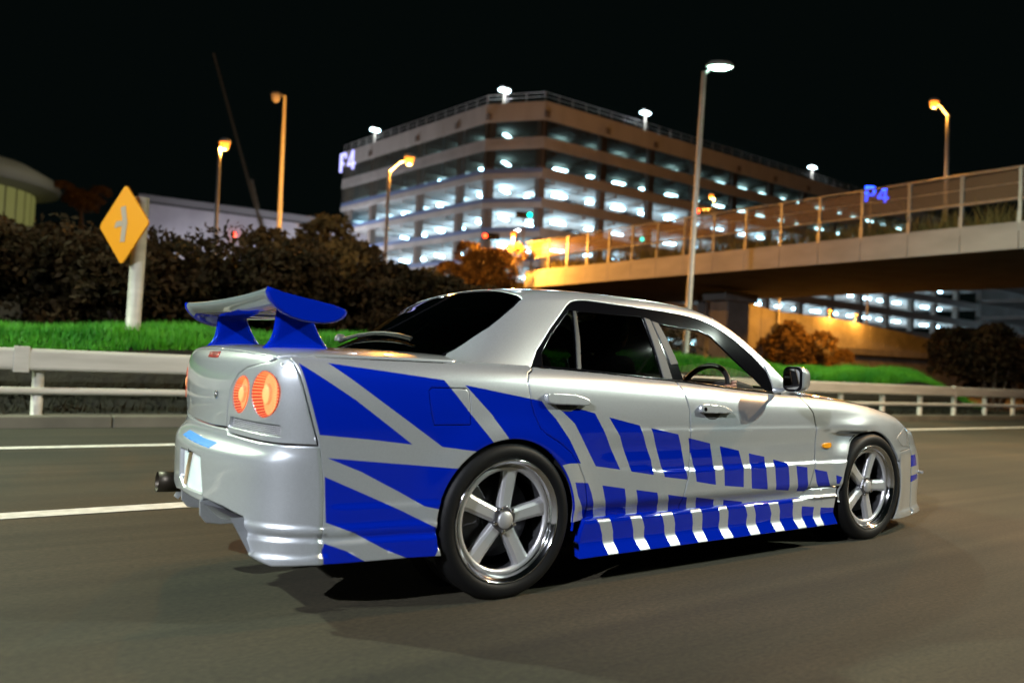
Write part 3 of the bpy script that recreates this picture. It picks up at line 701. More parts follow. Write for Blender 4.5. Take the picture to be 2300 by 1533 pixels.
fix_normals(mb.build('pictogram', mat('sign_grey_print', (.30, .24, .20), .5), sn))
mb = MB(); mb.obox(sc - nv*.06, sv*.3, nv*.03, (0, 0, .03)); mb.obox(sc*np.array((.5, .5, 1)), sc*np.array((.5, .5, 0)), sv*.03, (0, 0, .03)); mb.build('bracket', GALV, sn)

# ------------------------------------------------------------------ signals beyond the bridge
def signal(label, base, h, emit, face):
    t = thing('traffic_light', label, 'traffic light', base)
    mb = MB(); mb.tube([(0, 0, 0), (0, 0, h)], .07, 8); mb.build('pole', GALV, t)
    f = np.array(face, float); f /= np.linalg.norm(f); s_ = np.cross(f, (0, 0, 1.))
    mb = MB(); mb.obox((f[0]*.15, f[1]*.15, h), s_*.62, f*.10, (0, 0, .22)); bevel(mb.build('signal_box', BLACKM, t), .04)
    for i, o_ in enumerate((-.4, 0, .4)):
        lit = (emit is E_RED and i == 2) or (emit is E_GRN and i == 0)
        mb = MB(); c = np.array((f[0]*.26, f[1]*.26, h)) + s_*o_; vs = [tuple(c + f*d + (s_*math.cos(k*math.pi/7) + np.array((0, 0, 1.))*math.sin(k*math.pi/7))*r) for r, d in ((.16, 0), (.10, .04), (.01, .05)) for k in range(14)]
        mb.add(vs, [(r*14+k, r*14+(k+1) % 14, r*14+14+(k+1) % 14, r*14+14+k) for r in range(2) for k in range(14)], 0, True)
        mb.build('lens', emit if lit else mat('unlit_signal_lens', (.02, .02, .02), .3), t)
signal('traffic light showing red before the garage chamfered corner', (27.5, 43.0, 4), 6.05, E_RED, (-.5, -.85, 0))
signal('traffic light showing green high before the garage corner deck', (29.4, 41.6, 4), 7.7, E_GRN, (-.5, -.85, 0))
signal('traffic light showing red just above the bridge rail', (44.0, 37.9, 4), 9.65, E_RED, (-.6, -.8, 0))
signal('traffic light showing green seen through the bridge screen', (39.8, 40.8, 4), 7.2, E_GRN, (-.6, -.8, 0))

# ------------------------------------------------------------------ shrubs
def leaf_crown(n, lumps, ls, seed):
    r = np.random.default_rng(seed); P = []
    tot = sum(b[3]**2 for b in lumps)
    for (cx, cy, cz, R) in lumps:
        k = int(n*R*R/tot); d = r.normal(size=(k, 3)); d /= np.linalg.norm(d, axis=1)[:, None]
        d[:, 2] = np.where(d[:, 2] < -.5, -d[:, 2], d[:, 2])
        rad = R*(.62 + .42*r.random(k)**.7)*(1 + .16*np.sin(d[:, 0]*7 + seed)*np.sin(d[:, 1]*6)*np.cos(d[:, 2]*8))
        P.append(np.array((cx, cy, cz)) + d*rad[:, None]*np.array((1, 1, .95)))
    P = np.concatenate(P); k = len(P)
    a = r.normal(size=(k, 3)); a /= np.linalg.norm(a, axis=1)[:, None]; b = np.cross(a, r.normal(size=(k, 3))); b /= np.linalg.norm(b, axis=1)[:, None]
    s = ls*(.6 + .8*r.random(k))[:, None]
    V = np.stack([P - a*s, P + b*s*.5, P + a*s, P - b*s*.5], 1).reshape(-1, 3)
    me = bpy.data.meshes.new('crown'); me.from_pydata([tuple(x) for x in V], [], [(4*i, 4*i+1, 4*i+2, 4*i+3) for i in range(k)])
    return me
def shrub_proto(i, m):
    r = random.Random(i); lumps = [(0, 0, 1.1, .85)]
    for k in range(8): lumps.append((r.uniform(-.8, .8), r.uniform(-.7, .7), r.uniform(.4, 1.9), r.uniform(.35, .6)))
    me = leaf_crown(6500, lumps, .070, i); me.materials.append(m)
    mb = MB(); rr = random.Random(i + 50)
    for k in range(7):
        x, y = rr.uniform(-.6, .6), rr.uniform(-.5, .5); mb.tube([(x*.2, y*.2, -.2), (x*.6, y*.6, .7), (x, y, 1.7)], [.05, .035, .012], 6)
    me2 = bpy.data.meshes.new('stems'); me2.from_pydata(mb.v, [], mb.f); me2.materials.append(BARK)
    return me, me2
PRO = [shrub_proto(i, LEAF) for i in range(3)] + [shrub_proto(i + 10, LEAFO) for i in range(2)]
def shrub(name, x, y, z, s, kind, label, group=None, sz=1.):
    t = thing(name, label, 'shrub', (x, y, z), group, rz=RNG.uniform(0, 6.28)); t.scale = (s, s, s*sz)
    c = link('crown', PRO[kind][0], t); link('stems', PRO[kind][1], t); return t
GL = 'dark overgrown shrub on the bank behind the grass'
GG = 'dark shrubs massed on the bank'
for i, (x, y, s) in enumerate([(-4.2, 13, 1.28), (-2.4, 14.2, 1.40), (-1.2, 12.6, 1.22), (.3, 14.4, 1.24), (1.4, 12.6, 1.08), (2.7, 14.6, 1.12), (3.6, 12.6, 1.02), (4.9, 14.4, 1.10), (5.6, 12.7, 1.28), (6.9, 14.6, 1.22), (7.6, 12.6, 1.10), (8.9, 14.4, 1.12), (9.8, 12.8, .98), (11.2, 14.6, 1.02), (12.2, 13.0, .88), (13.6, 14.8, .92), (-3.4, 11.4, 1.1), (0, 11.2, 1.08), (3, 11.3, 1.05), (6.2, 11.3, 1.0), (9, 11.4, .95), (-5.5, 15.5, 1.35)]):
    shrub('shrub', x, y, 1.0, s*.98, i % 3, GL, GG, .84)
for x, y, s, lb in [(5.7, 17.2, 1.72, 'large orange lit shrub rising at the left end of the garage'), (3.9, 16.6, 1.12, 'brown lit shrub behind the bank below the tall unlit lamp pole'), (.8, 17.4, 1.25, 'reddish brown shrub behind the bank right of the warning sign'), (-3.0, 17.8, 1.45, 'dim brown shrub at the left edge below the round hall'), (9.0, 17.0, 1.22, 'brown lit shrub at the foot of the orange lamp pole before the garage'), (12.2, 17.6, 1.1, 'low brown shrub in front of the lower garage decks')]:
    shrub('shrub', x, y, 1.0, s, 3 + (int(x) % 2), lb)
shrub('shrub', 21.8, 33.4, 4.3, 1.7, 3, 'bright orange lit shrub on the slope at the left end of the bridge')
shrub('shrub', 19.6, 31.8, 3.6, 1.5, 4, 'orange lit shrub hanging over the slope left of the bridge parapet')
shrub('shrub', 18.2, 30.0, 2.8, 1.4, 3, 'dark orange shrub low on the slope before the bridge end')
shrub('shrub', 16.4, 22.0, 1.0, 1.35, 1, 'dark green shrub under the left part of the bridge above the car roof')
shrub('shrub', 19.5, 22.5, 1.0, 1.25, 2, 'dark shrub under the bridge beside the LED lamp pole')
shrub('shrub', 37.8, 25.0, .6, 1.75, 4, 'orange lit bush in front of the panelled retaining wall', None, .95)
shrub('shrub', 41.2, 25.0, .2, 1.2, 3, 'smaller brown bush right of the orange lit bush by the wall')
shrub('shrub', 27.4, 9.2, .1, 1.35, 0, 'dark green shrub past the end of the grass bank at the right edge')
shrub('shrub', 31.0, 10.6, .1, 1.4, 1, 'dark shrub under the bridge right of the grass end')
shrub('shrub', 36.5, 11.5, .1, 1.5, 2, 'dark shrub below the far car park at the right edge')
shrub('shrub', 43.0, 13.5, .1, 1.5, 0, 'farther dark shrub behind the rail beneath the far car park')
tt = thing('tree', 'dim brown treetop between the round hall and the warning sign', 'tree', (3.0, 62.0, 0))
mb = MB(); mb.tube([(0, 0, 0), (.2, 0, 7), (.1, .2, 10), (0, 0, 11.5)], [.35, .26, .18, .06], 10); mb.build('trunk', BARK, tt)
cr = link('crown', PRO[3][0], tt); cr.location = (0, 0, 10.6); cr.scale = (1.5, 1.5, 1.0)

# low growth that knits the shrubs of the bank together
ug_l = []
for i in range(150):
    x_ = RNG.uniform(-8, 15); y_ = RNG.uniform(10.9, 12.3); tp = float(np.interp(x_, [-8, 0, 5, 9, 15], [3.1, 2.75, 2.6, 2.25, 1.75]))
    for z_ in np.arange(1.0, tp, .55): ug_l.append((x_, y_, z_ + RNG.uniform(-.2, .2), RNG.uniform(.3, .5)))
ug = leaf_crown(26000, ug_l, .065, 77); ug.name = 'undergrowth'; ug.materials.append(LEAF)
tag(link('undergrowth', ug), kind='stuff')

# ------------------------------------------------------------------ cars parked on the garage decks
def parked_proto(col):
    t = thing('parked_car', 'car parked nose out behind the spandrel of a garage deck', 'car', (0, 0, 0), 'cars parked on the garage decks')
    m = mat('car_paint_%d' % int(col[0]*1000), col, .3, coat=1.)
    mb = MB(); pr_ = [(-2.1, .25), (-2.15, .7), (-2.0, .9), (-1.0, .98), (1.1, .98), (2.0, .95), (2.12, .6), (2.05, .25)]
    mb.prism(pr_, lambda u, v, d: (u, d, v), -.84, .84); fix_normals(bevel(mb.build('body', m, t), .08, 2))
    mb = MB(); mb.prism([(-1.25, .95), (-.65, 1.42), (.75, 1.45), (1.55, .95)], lambda u, v, d: (u, d, v), -.72, .72); fix_normals(bevel(mb.build('cabin', BLACKG, t), .08, 2))
    mb = MB(); mb.prism([(-.7, 1.42), (.78, 1.45), (.7, 1.48), (-.6, 1.46)], lambda u, v, d: (u, d, v), -.66, .66); fix_normals(mb.build('roof', m, t))
    for sx in (-1.3, 1.3):
        for sy in (-.8, .8):
            mb = MB(); mb.lathe([(.02, -.09), (.30, -.09), (.32, -.06), (.32, .06), (.30, .09), (.02, .09)], 16, 'y', (sx, sy, .32)); mb.build('wheel', RUBBER, t)
    for sy in (-.62, .62):
        mb = MB(); mb.box((2.07, sy - .16, .66), (2.14, sy + .16, .80)); mb.build('headlight', CHROME, t)
    return t
protos = [parked_proto(c) for c in ((.6, .6, .62), (.03, .03, .035), (.25, .26, .28))]
TR = tree_of(protos[0]); pk = 0
for k, zs in enumerate([SL[i] + .36 for i in (2, 3, 4, 5, 6)]):
    for i in range(8):
        if RNG.random() < .45: continue
        left = i < 4
        x, y, rz = (44.6 - .06*i*7 + .9 + 0., 76 + 7.0*i + RNG.uniform(-2, 2), math.pi) if left else (53 + (i - 4)*8.6 + RNG.uniform(-2, 2), 68.0, -math.pi/2)
        if left: x = 47.3 - (y - 70.3)*.148
        o = copy_tree(protos[pk % 3], TR) if pk >= 3 else protos[pk]
        o.location = (x, y, zs); o.rotation_euler = (0, 0, rz)
        o['label'] = '%s car parked on the %s garage deck below the roof, %s along the %s front' % (('pale', 'black', 'grey')[pk % 3], ('third', 'fourth', 'fifth', 'sixth', 'seventh')[k], ('first', 'second', 'third', 'fourth')[i % 4], 'left' if left else 'right'); pk += 1
# roof floodlights
for i, (x, y) in enumerate([(40.4, 95.0), (45.2, 69.6), (64.6, 66.6), (100.5, 67.2)]):
    lb = ['roof floodlight post beside the P4 letters', 'roof floodlight post over the chamfered garage corner', 'roof floodlight post on the right front of the garage roof', 'roof floodlight post at the far right of the garage roof'][i]
    t = thing('floodlight_post', lb, 'lamp post', (x, y, 29.1)); hh = (3.6, 3.4, 4.4, 4.2)[i]
    mb = MB(); mb.tube([(0, 0, 0), (0, 0, hh)], .16, 8); mb.build('pole', RAILW, t)
    for s_ in (-1, 1):
        mb = MB(); mb.box((s_*.36 - .28, -.30, hh - .1), (s_*.36 + .28, .30, hh + .10)); bevel(mb.build('lamp_housing', GALV, t), .04)
        mb = MB(); mb.box((s_*.36 - .24, -.34, hh - .30), (s_*.36 + .24, .24, hh - .11)); mb.build('lamp_lens', E_ROOF, t)
    lamp('lamp_light', 'POINT', (0, -.9, hh - .5), 500, (.9, .95, 1.), t, shadow_soft_size=.3)

# outlines of panels, windows and vinyl stripes in car-surface coordinates (metres)
BAKED = {'vin': [[(-0.8713, 0.9323), (-0.672, 0.8049), (-0.4434, 0.6383), (-0.6093, 0.6586), (-0.7996, 0.6767), (-0.8332, 0.7939)], [(-0.7665, 0.9366), (-0.5382, 0.9128), (-0.3124, 0.8883), (-0.0844, 0.6308), (-0.0759, 0.638), (-0.0618, 0.604), (-0.1084, 0.5691), (-0.1593, 0.6073), (-0.3175, 0.6281), (-0.3263, 0.6335), (-0.5574, 0.7904)], [(-0.2206, 0.8712), (-0.0354, 0.8418), (0.1513, 0.8123), (0.1823, 0.7752), (0.2258, 0.7372), (0.3042, 0.6458), (0.3692, 0.5423), (0.2982, 0.5448), (0.1471, 0.5235), (-0.0114, 0.6447), (-0.0881, 0.7379), (-0.0967, 0.7516)], [(0.2325, 0.7898), (0.3371, 0.7846), (0.4454, 0.7611), (0.4943, 0.6915), (0.6045, 0.5052), (0.4588, 0.5259), (0.3299, 0.7167)], [(0.5289, 0.7434), (0.7176, 0.7055), (0.743, 0.655), (0.7988, 0.5393), (0.8108, 0.4733), (0.6723, 0.4941), (0.5958, 0.6571)], [(0.7921, 0.6922), (0.9718, 0.6613), (0.9988, 0.6045), (1.0393, 0.4406), (0.8811, 0.4609), (0.8347, 0.589)], [(1.0453, 0.6423), (1.2069, 0.6121), (1.2292, 0.5046), (1.2453, 0.405), (1.1025, 0.4276), (1.0751, 0.5433)], [(1.2794, 0.5968), (1.4258, 0.5705), (1.453, 0.5034), (1.4603, 0.382), (1.3121, 0.3967), (1.3002, 0.5088)], [(1.5061, 0.5544), (1.6337, 0.5329), (1.6387, 0.4696), (1.6595, 0.3589), (1.526, 0.3715), (1.5139, 0.4882)], [(1.7085, 0.5161), (1.8269, 0.4921), (1.8406, 0.4171), (1.8489, 0.3413), (1.7319, 0.3524), (1.7121, 0.4812)], [(1.8995, 0.4755), (1.9999, 0.4641), (2.0115, 0.3865), (2.0261, 0.3261), (1.9297, 0.3322)], [(2.0724, 0.4498), (2.1889, 0.4319), (2.2139, 0.3691), (2.2698, 0.2968), (2.1543, 0.306), (2.0926, 0.3749)], [(2.2694, 0.4101), (2.3205, 0.397), (2.3003, 0.3584), (2.2755, 0.3592)], [(0.3346, 0.4622), (0.4162, 0.4537), (0.4392, 0.4074), (0.4634, 0.3375), (0.4856, 0.2871), (0.4183, 0.2848), (0.3529, 0.4024)], [(0.5029, 0.4385), (0.6365, 0.4179), (0.6497, 0.358), (0.6794, 0.2795), (0.5583, 0.2828), (0.5249, 0.3656)], [(0.7062, 0.4083), (0.8375, 0.3892), (0.8533, 0.3421), (0.8716, 0.2781), (0.7453, 0.2789), (0.7207, 0.3537)], [(0.9086, 0.3758), (1.0433, 0.3542), (1.0722, 0.2789), (0.9452, 0.2794)], [(1.1099, 0.3499), (1.2524, 0.3292), (1.2662, 0.2856), (1.1397, 0.2842)], [(1.3289, 0.3217), (1.4833, 0.3012), (1.4819, 0.2871), (1.3413, 0.2826)], [(1.5604, 0.2905), (1.6843, 0.2862), (1.6848, 0.2782), (1.5609, 0.2819)], [(-0.774, 0.5258), (-0.6368, 0.4637), (-0.4813, 0.3916), (-0.3317, 0.3157), (-0.3254, 0.2562), (-0.3541, 0.1973), (-0.3776, 0.179), (-0.403, 0.1902), (-0.4797, 0.2245), (-0.5402, 0.2507), (-0.6611, 0.3199), (-0.7614, 0.3603)], [(-0.7676, 0.5933), (-0.4879, 0.5653), (-0.2356, 0.5415), (-0.248, 0.4577), (-0.3167, 0.3867), (-0.3873, 0.4029), (-0.4822, 0.4569), (-0.6409, 0.5404)], [(-0.7647, 0.286), (-0.6869, 0.2558), (-0.6024, 0.2056), (-0.5976, 0.1931), (-0.7666, 0.204), (-0.7713, 0.2626)]], 'sk': [[(0.4769, 0.2911), (0.5483, 0.2901), (0.5663, 0.2312), (0.5674, 0.1856), (0.5837, 0.1465), (0.5219, 0.1477), (0.505, 0.1876), (0.5022, 0.2216)], [(0.673, 0.2897), (0.7429, 0.2895), (0.7615, 0.2333), (0.7583, 0.1889), (0.7824, 0.1455), (0.7194, 0.1455), (0.693, 0.1886), (0.6914, 0.2267)], [(0.8726, 0.2892), (0.9488, 0.2902), (0.9642, 0.2328), (0.9631, 0.1881), (0.9788, 0.1481), (0.9149, 0.1489), (0.8944, 0.1877), (0.8921, 0.229)], [(1.0776, 0.2907), (1.1527, 0.2923), (1.1562, 0.2409), (1.1544, 0.1913), (1.1725, 0.148), (1.1039, 0.1471), (1.0854, 0.1874), (1.0891, 0.2262)], [(1.2794, 0.2905), (1.3474, 0.2918), (1.3502, 0.2398), (1.345, 0.1885), (1.3666, 0.1475), (1.2942, 0.1472), (1.275, 0.1875), (1.2838, 0.2311)], [(1.4807, 0.2866), (1.5492, 0.2876), (1.5672, 0.2307), (1.5644, 0.1888), (1.5718, 0.1464), (1.4982, 0.1458), (1.4873, 0.1867), (1.499, 0.2357)], [(1.6738, 0.2855), (1.7544, 0.2854), (1.7691, 0.2377), (1.766, 0.1875), (1.7813, 0.1485), (1.7055, 0.1477), (1.687, 0.1865), (1.6979, 0.2283)], [(1.8891, 0.2903), (1.9699, 0.2919), (1.9615, 0.2316), (1.9624, 0.1831), (1.9756, 0.146), (1.9046, 0.1459), (1.8829, 0.1812), (1.8819, 0.2372)], [(2.0797, 0.3425), (2.1478, 0.3398), (2.1382, 0.227), (2.1296, 0.1786), (2.1341, 0.1439), (2.0697, 0.1432), (2.06, 0.1792), (2.074, 0.2314)], [(1.8747, 0.2584), (1.9542, 0.2509), (2.0608, 0.2399), (2.1315, 0.2321), (2.2033, 0.2257), (2.3033, 0.2204), (2.354, 0.3295), (2.363, 0.3569), (2.0483, 0.3724), (1.9581, 0.2918)]], 'lines': {'seam': [(-0.9033, 0.9485), (-0.8854, 0.9297), (-0.8645, 0.8639), (-0.8448, 0.7897), (-0.8183, 0.6993), (-0.8019, 0.6438)], 'doorgap': [(0.1367, 0.9453), (0.1015, 0.9269), (0.085, 0.8898), (0.0966, 0.8117), (0.1118, 0.7565), (0.1431, 0.6966), (0.1717, 0.6731), (0.1732, 0.6721), (0.2477, 0.6337), (0.3148, 0.5878), (0.3613, 0.5305), (0.394, 0.4675), (0.4065, 0.3996), (0.4158, 0.341), (0.4265, 0.2861)], 'split': [(1.0213, 0.8986), (1.0335, 0.8796), (1.0399, 0.8375), (1.0575, 0.7718), (1.0591, 0.6596), (1.0646, 0.5596), (1.0658, 0.5568), (1.047, 0.4666), (1.0163, 0.3629), (1.0102, 0.2833)], 'front': [(2.0166, 0.8623), (2.0189, 0.8422), (2.0797, 0.7656), (2.0955, 0.6795), (2.0783, 0.4723), (2.0474, 0.3946), (2.0205, 0.3369), (1.9727, 0.2874)], 'fuel': [(-0.3696, 0.859), (-0.2955, 0.8595), (-0.2165, 0.8595), (-0.2045, 0.8497), (-0.1992, 0.8257), (-0.1943, 0.7687), (-0.1952, 0.7119), (-0.357, 0.7099), (-0.3677, 0.7504), (-0.3796, 0.8184), (-0.3809, 0.846)], 'fueledge': [(-0.1987, 0.8432), (-0.1707, 0.7469), (-0.1739, 0.7162), (-0.1841, 0.7054), (-0.1952, 0.7119), (-0.1943, 0.7687)], 'lidseam': [(-0.3629, 0.6682), (-0.3776, 0.7384), (-0.402, 0.8258), (-0.4534, 0.8794), (-0.5183, 0.9052), (-0.6417, 0.9245), (-0.6612, 0.9472)], 'lampbot': [(0.4513, 0.6353), (-0.3629, 0.6682), (-0.387, 0.6469), (-0.6308, 0.6365), (-0.7279, 0.6363), (-0.7918, 0.6404)], 'strip': [(-0.4019, 0.7103), (-0.7111, 0.7044), (-0.7169, 0.695), (-0.7121, 0.6647), (-0.7036, 0.6619), (-0.3838, 0.6702)], 'lampO': [(-0.6456, 0.9022), (-0.6922, 0.8824), (-0.7145, 0.8498), (-0.7182, 0.8163), (-0.7115, 0.776), (-0.6896, 0.7424), (-0.6475, 0.7229), (-0.6113, 0.734), (-0.5844, 0.7665), (-0.5706, 0.8105), (-0.581, 0.8521), (-0.6068, 0.8861)], 'lampI': [(-0.5069, 0.8775), (-0.5432, 0.8584), (-0.5545, 0.8301), (-0.5522, 0.7929), (-0.5289, 0.7541), (-0.4843, 0.7256), (-0.448, 0.7374), (-0.4291, 0.772), (-0.4232, 0.8099), (-0.4389, 0.8448), (-0.4676, 0.8674)], 'key': [(-0.2537, 0.7866)], 'badge': [(-0.0239, 0.9566), (-0.1724, 0.9589), (-0.1876, 0.9339), (-0.0438, 0.9331)], 'plate': [(0.0267, 0.5365), (-0.1478, 0.5445), (-0.2567, 0.5356), (-0.2757, 0.4726), (-0.3011, 0.3941), (-0.2754, 0.3661), (-0.0791, 0.3763), (0.0006, 0.4052)], 'tape': [(0.0883, 0.6109), (-0.3409, 0.6046), (-0.3087, 0.5786), (0.1221, 0.5884)], 'bumpbot': [(-0.8157, 0.2081), (-0.7255, 0.2064), (-0.6485, 0.2335), (-0.606, 0.316), (-0.5907, 0.3619), (-0.4605, 0.3774), (-0.3048, 0.3839), (-0.2754, 0.3661), (-0.0804, 0.3719)], 'winouter': [(0.1638, -0.0104), (0.1704, 0.0434), (0.2068, 0.1176), (0.3156, 0.2582), (0.4503, 0.4114), (0.4819, 0.4376), (0.518, 0.4488), (0.5862, 0.4544), (0.7818, 0.4452), (0.9906, 0.4378), (1.1563, 0.4387), (1.3032, 0.4346), (1.4261, 0.4249), (1.5811, 0.398), (1.7143, 0.354), (1.8158, 0.261), (1.8653, 0.0512)], 'quarterglass': [(0.4581, 0.3836), (0.4803, 0.3777), (0.4472, 0.1955), (0.4115, 0.0048), (0.2213, 0.0106), (0.2327, 0.0987), (0.3133, 0.2186)], 'rearglass': [(0.5037, 0.3748), (0.7154, 0.3773), (0.9242, 0.3822), (0.9398, 0.2271), (0.9563, 0.0107), (0.7027, 0.0097), (0.4366, 0.0032), (0.4733, 0.1974)], 'chromebar': [(0.4803, 0.3777), (0.4962, 0.3769), (0.4716, 0.1973), (0.4346, 0.0013), (0.4109, 0.0023), (0.4472, 0.1955)], 'bpillarR': [(0.933, 0.3806), (0.9717, 0.3705), (1.0003, 0.2087), (1.0252, 0.001), (0.9601, 0.007), (0.9446, 0.2277)], 'bpillarF': [(0.9794, 0.3655), (1.0236, 0.3554), (1.0581, 0.2405), (1.0928, 0.109), (1.0358, 0.0962), (1.0078, 0.2179)], 'bblack': [(1.0353, 0.0945), (1.0923, 0.1072), (1.1112, 0.0013), (1.0421, 0.0026)], 'openfront': [(1.0406, 0.349), (1.2125, 0.3469), (1.3136, 0.3521), (1.3975, 0.3368), (1.5361, 0.2283), (1.6826, 0.1276), (1.771, 0.0308), (1.6174, 0.002), (1.1107, -0.0004), (1.0928, 0.109)], 'rearwin': [(0.222, 0.5104), (0.2204, 0.478), (0.1598, 0.4543), (0.0061, 0.4409), (-0.1583, 0.5026), (-0.187, 0.5187)], 'rearwintop': [(0.2019, 0.6451), (0.1785, 0.8876)], 'handleR': [(0.1657, 0.8409), (0.2351, 0.8449), (0.3246, 0.8404), (0.3927, 0.8236), (0.4029, 0.8106), (0.399, 0.7927), (0.3071, 0.7961), (0.189, 0.7981), (0.1678, 0.8094)], 'handleF': [(1.1244, 0.8019), (1.1501, 0.8068), (1.2817, 0.7975), (1.3474, 0.7793), (1.3529, 0.7621), (1.2567, 0.762), (1.1353, 0.762), (1.1212, 0.7719)], 'marker': [(2.1605, 0.591), (2.2376, 0.5945), (2.2504, 0.5846), (2.2378, 0.5633), (2.1693, 0.5632), (2.157, 0.5766)], 'vent': [(2.1318, 0.6662), (2.5355, 0.6518), (2.4763, 0.5979), (2.355, 0.6183)], 'fdec1': [(-0.8087, 0.4849), (-0.7823, 0.4865), (-0.78, 0.4131), (-0.8086, 0.4093)], 'fdec2': [(-0.8109, 0.3519), (-0.7719, 0.3554), (-0.7757, 0.3224), (-0.8092, 0.3095)], 'sail': [(1.7837, 0.3412), (1.8388, 0.3682), (1.8903, 0.3917), (1.8698, 0.142), (1.8556, 0.0352), (1.8259, 0.0044), (1.8171, 0.11), (1.7984, 0.2411)], 'headl': [(2.9546, 0.6055), (3.0744, 0.6414), (3.2517, 0.659), (3.3358, 0.5981), (3.2793, 0.558), (3.0956, 0.5513)]}}
# ================================================================== THE CAR
car = thing('sports_sedan', 'silver four door sports sedan with blue vinyl stripes and rear wing driving on the road', 'car', (0, 0, 0))
def inside(poly, X, Y):
    poly = np.asarray(poly); r = np.zeros(len(X), bool); n = len(poly)
    for i in range(n):
        x0, y0 = poly[i]; x1, y1 = poly[(i+1) % n]
        c = (y0 > Y) != (y1 > Y)
        if y0 != y1: r ^= c & (X < (x1-x0)*(Y-y0)/(y1-y0) + x0)
    return r
def resample(poly, step, closed=True):
    out = []; n = len(poly)
    for i in range(n if closed else n - 1):
        a = np.array(poly[i]); b = np.array(poly[(i+1) % n]); L_ = np.linalg.norm(b-a); k = max(1, int(math.ceil(L_/step)))
        for j in range(k): out.append(tuple(a + (b-a)*j/k))
    if not closed: out.append(tuple(poly[-1]))
    return out
def smooth_poly(poly, it=2, keep=50.):
    """Chaikin corner cutting, keeping corners sharper than `keep` degrees"""
    for _ in range(it):
        out = []; n = len(poly)
        for i in range(n):
            p0, p1, p2 = (np.array(poly[(i+k-1) % n]) for k in range(3))
            a = p1 - p0; b = p2 - p1; la, lb = np.linalg.norm(a), np.linalg.norm(b)
            if la < 1e-6 or lb < 1e-6: continue
            an = math.degrees(math.acos(max(-1, min(1, float(a @ b/la/lb)))))
            if an > keep: out.append(tuple(p1))
            else: out.append(tuple(p1 - a*.25)); out.append(tuple(p1 + b*.25))
        poly = out
    return poly
def area2(poly): p_ = np.asarray(poly); q = np.roll(p_, -1, 0); return float((p_[:, 0]*q[:, 1] - q[:, 0]*p_[:, 1]).sum())/2
def inset(poly, d):
    """shrink (d>0) a closed polygon by d"""
    p_ = np.asarray(poly, float); s = 1 if area2(poly) > 0 else -1; n = len(p_); out = []
    for i in range(n):
        a = p_[i] - p_[i-1]; b = p_[(i+1) % n] - p_[i]
        na = np.array((-a[1], a[0]))*s/max(np.linalg.norm(a), 1e-9); nb = np.array((-b[1], b[0]))*s/max(np.linalg.norm(b), 1e-9)
        m = na + nb; k = m @ m
        m = m*2/k if k > .35 else (na + nb)*1.2
        out.append(tuple(p_[i] + m*d))
    return out
TS = .95                                            # metres per unit of the greenhouse's t
SCL = {'G': np.array((1., TS))}
FLIP = {'S': 1, 'K': 1, 'R': -1, 'F': 1, 'D': 1, 'H': 1, 'G': 1}
def surf_eval(sf, uv, off=0.):
    f = SURF[sf]; e = 1e-4; s = SCL.get(sf, np.array((1., 1.)))
    U, V = uv[:, 0]/s[0], uv[:, 1]/s[1]
    P = np.stack([np.broadcast_to(a, U.shape) for a in f(U, V)], 1).astype(float)
    Pu = np.stack([np.broadcast_to(a, U.shape) for a in f(U+e, V)], 1) - P; Pv = np.stack([np.broadcast_to(a, U.shape) for a in f(U, V+e)], 1) - P
    N = np.cross(Pu, Pv); N /= np.maximum(np.linalg.norm(N, axis=1), 1e-12)[:, None]
    if sf in ('F',): N = N
    if sf == 'R': N = -N
    return P + N*off, N
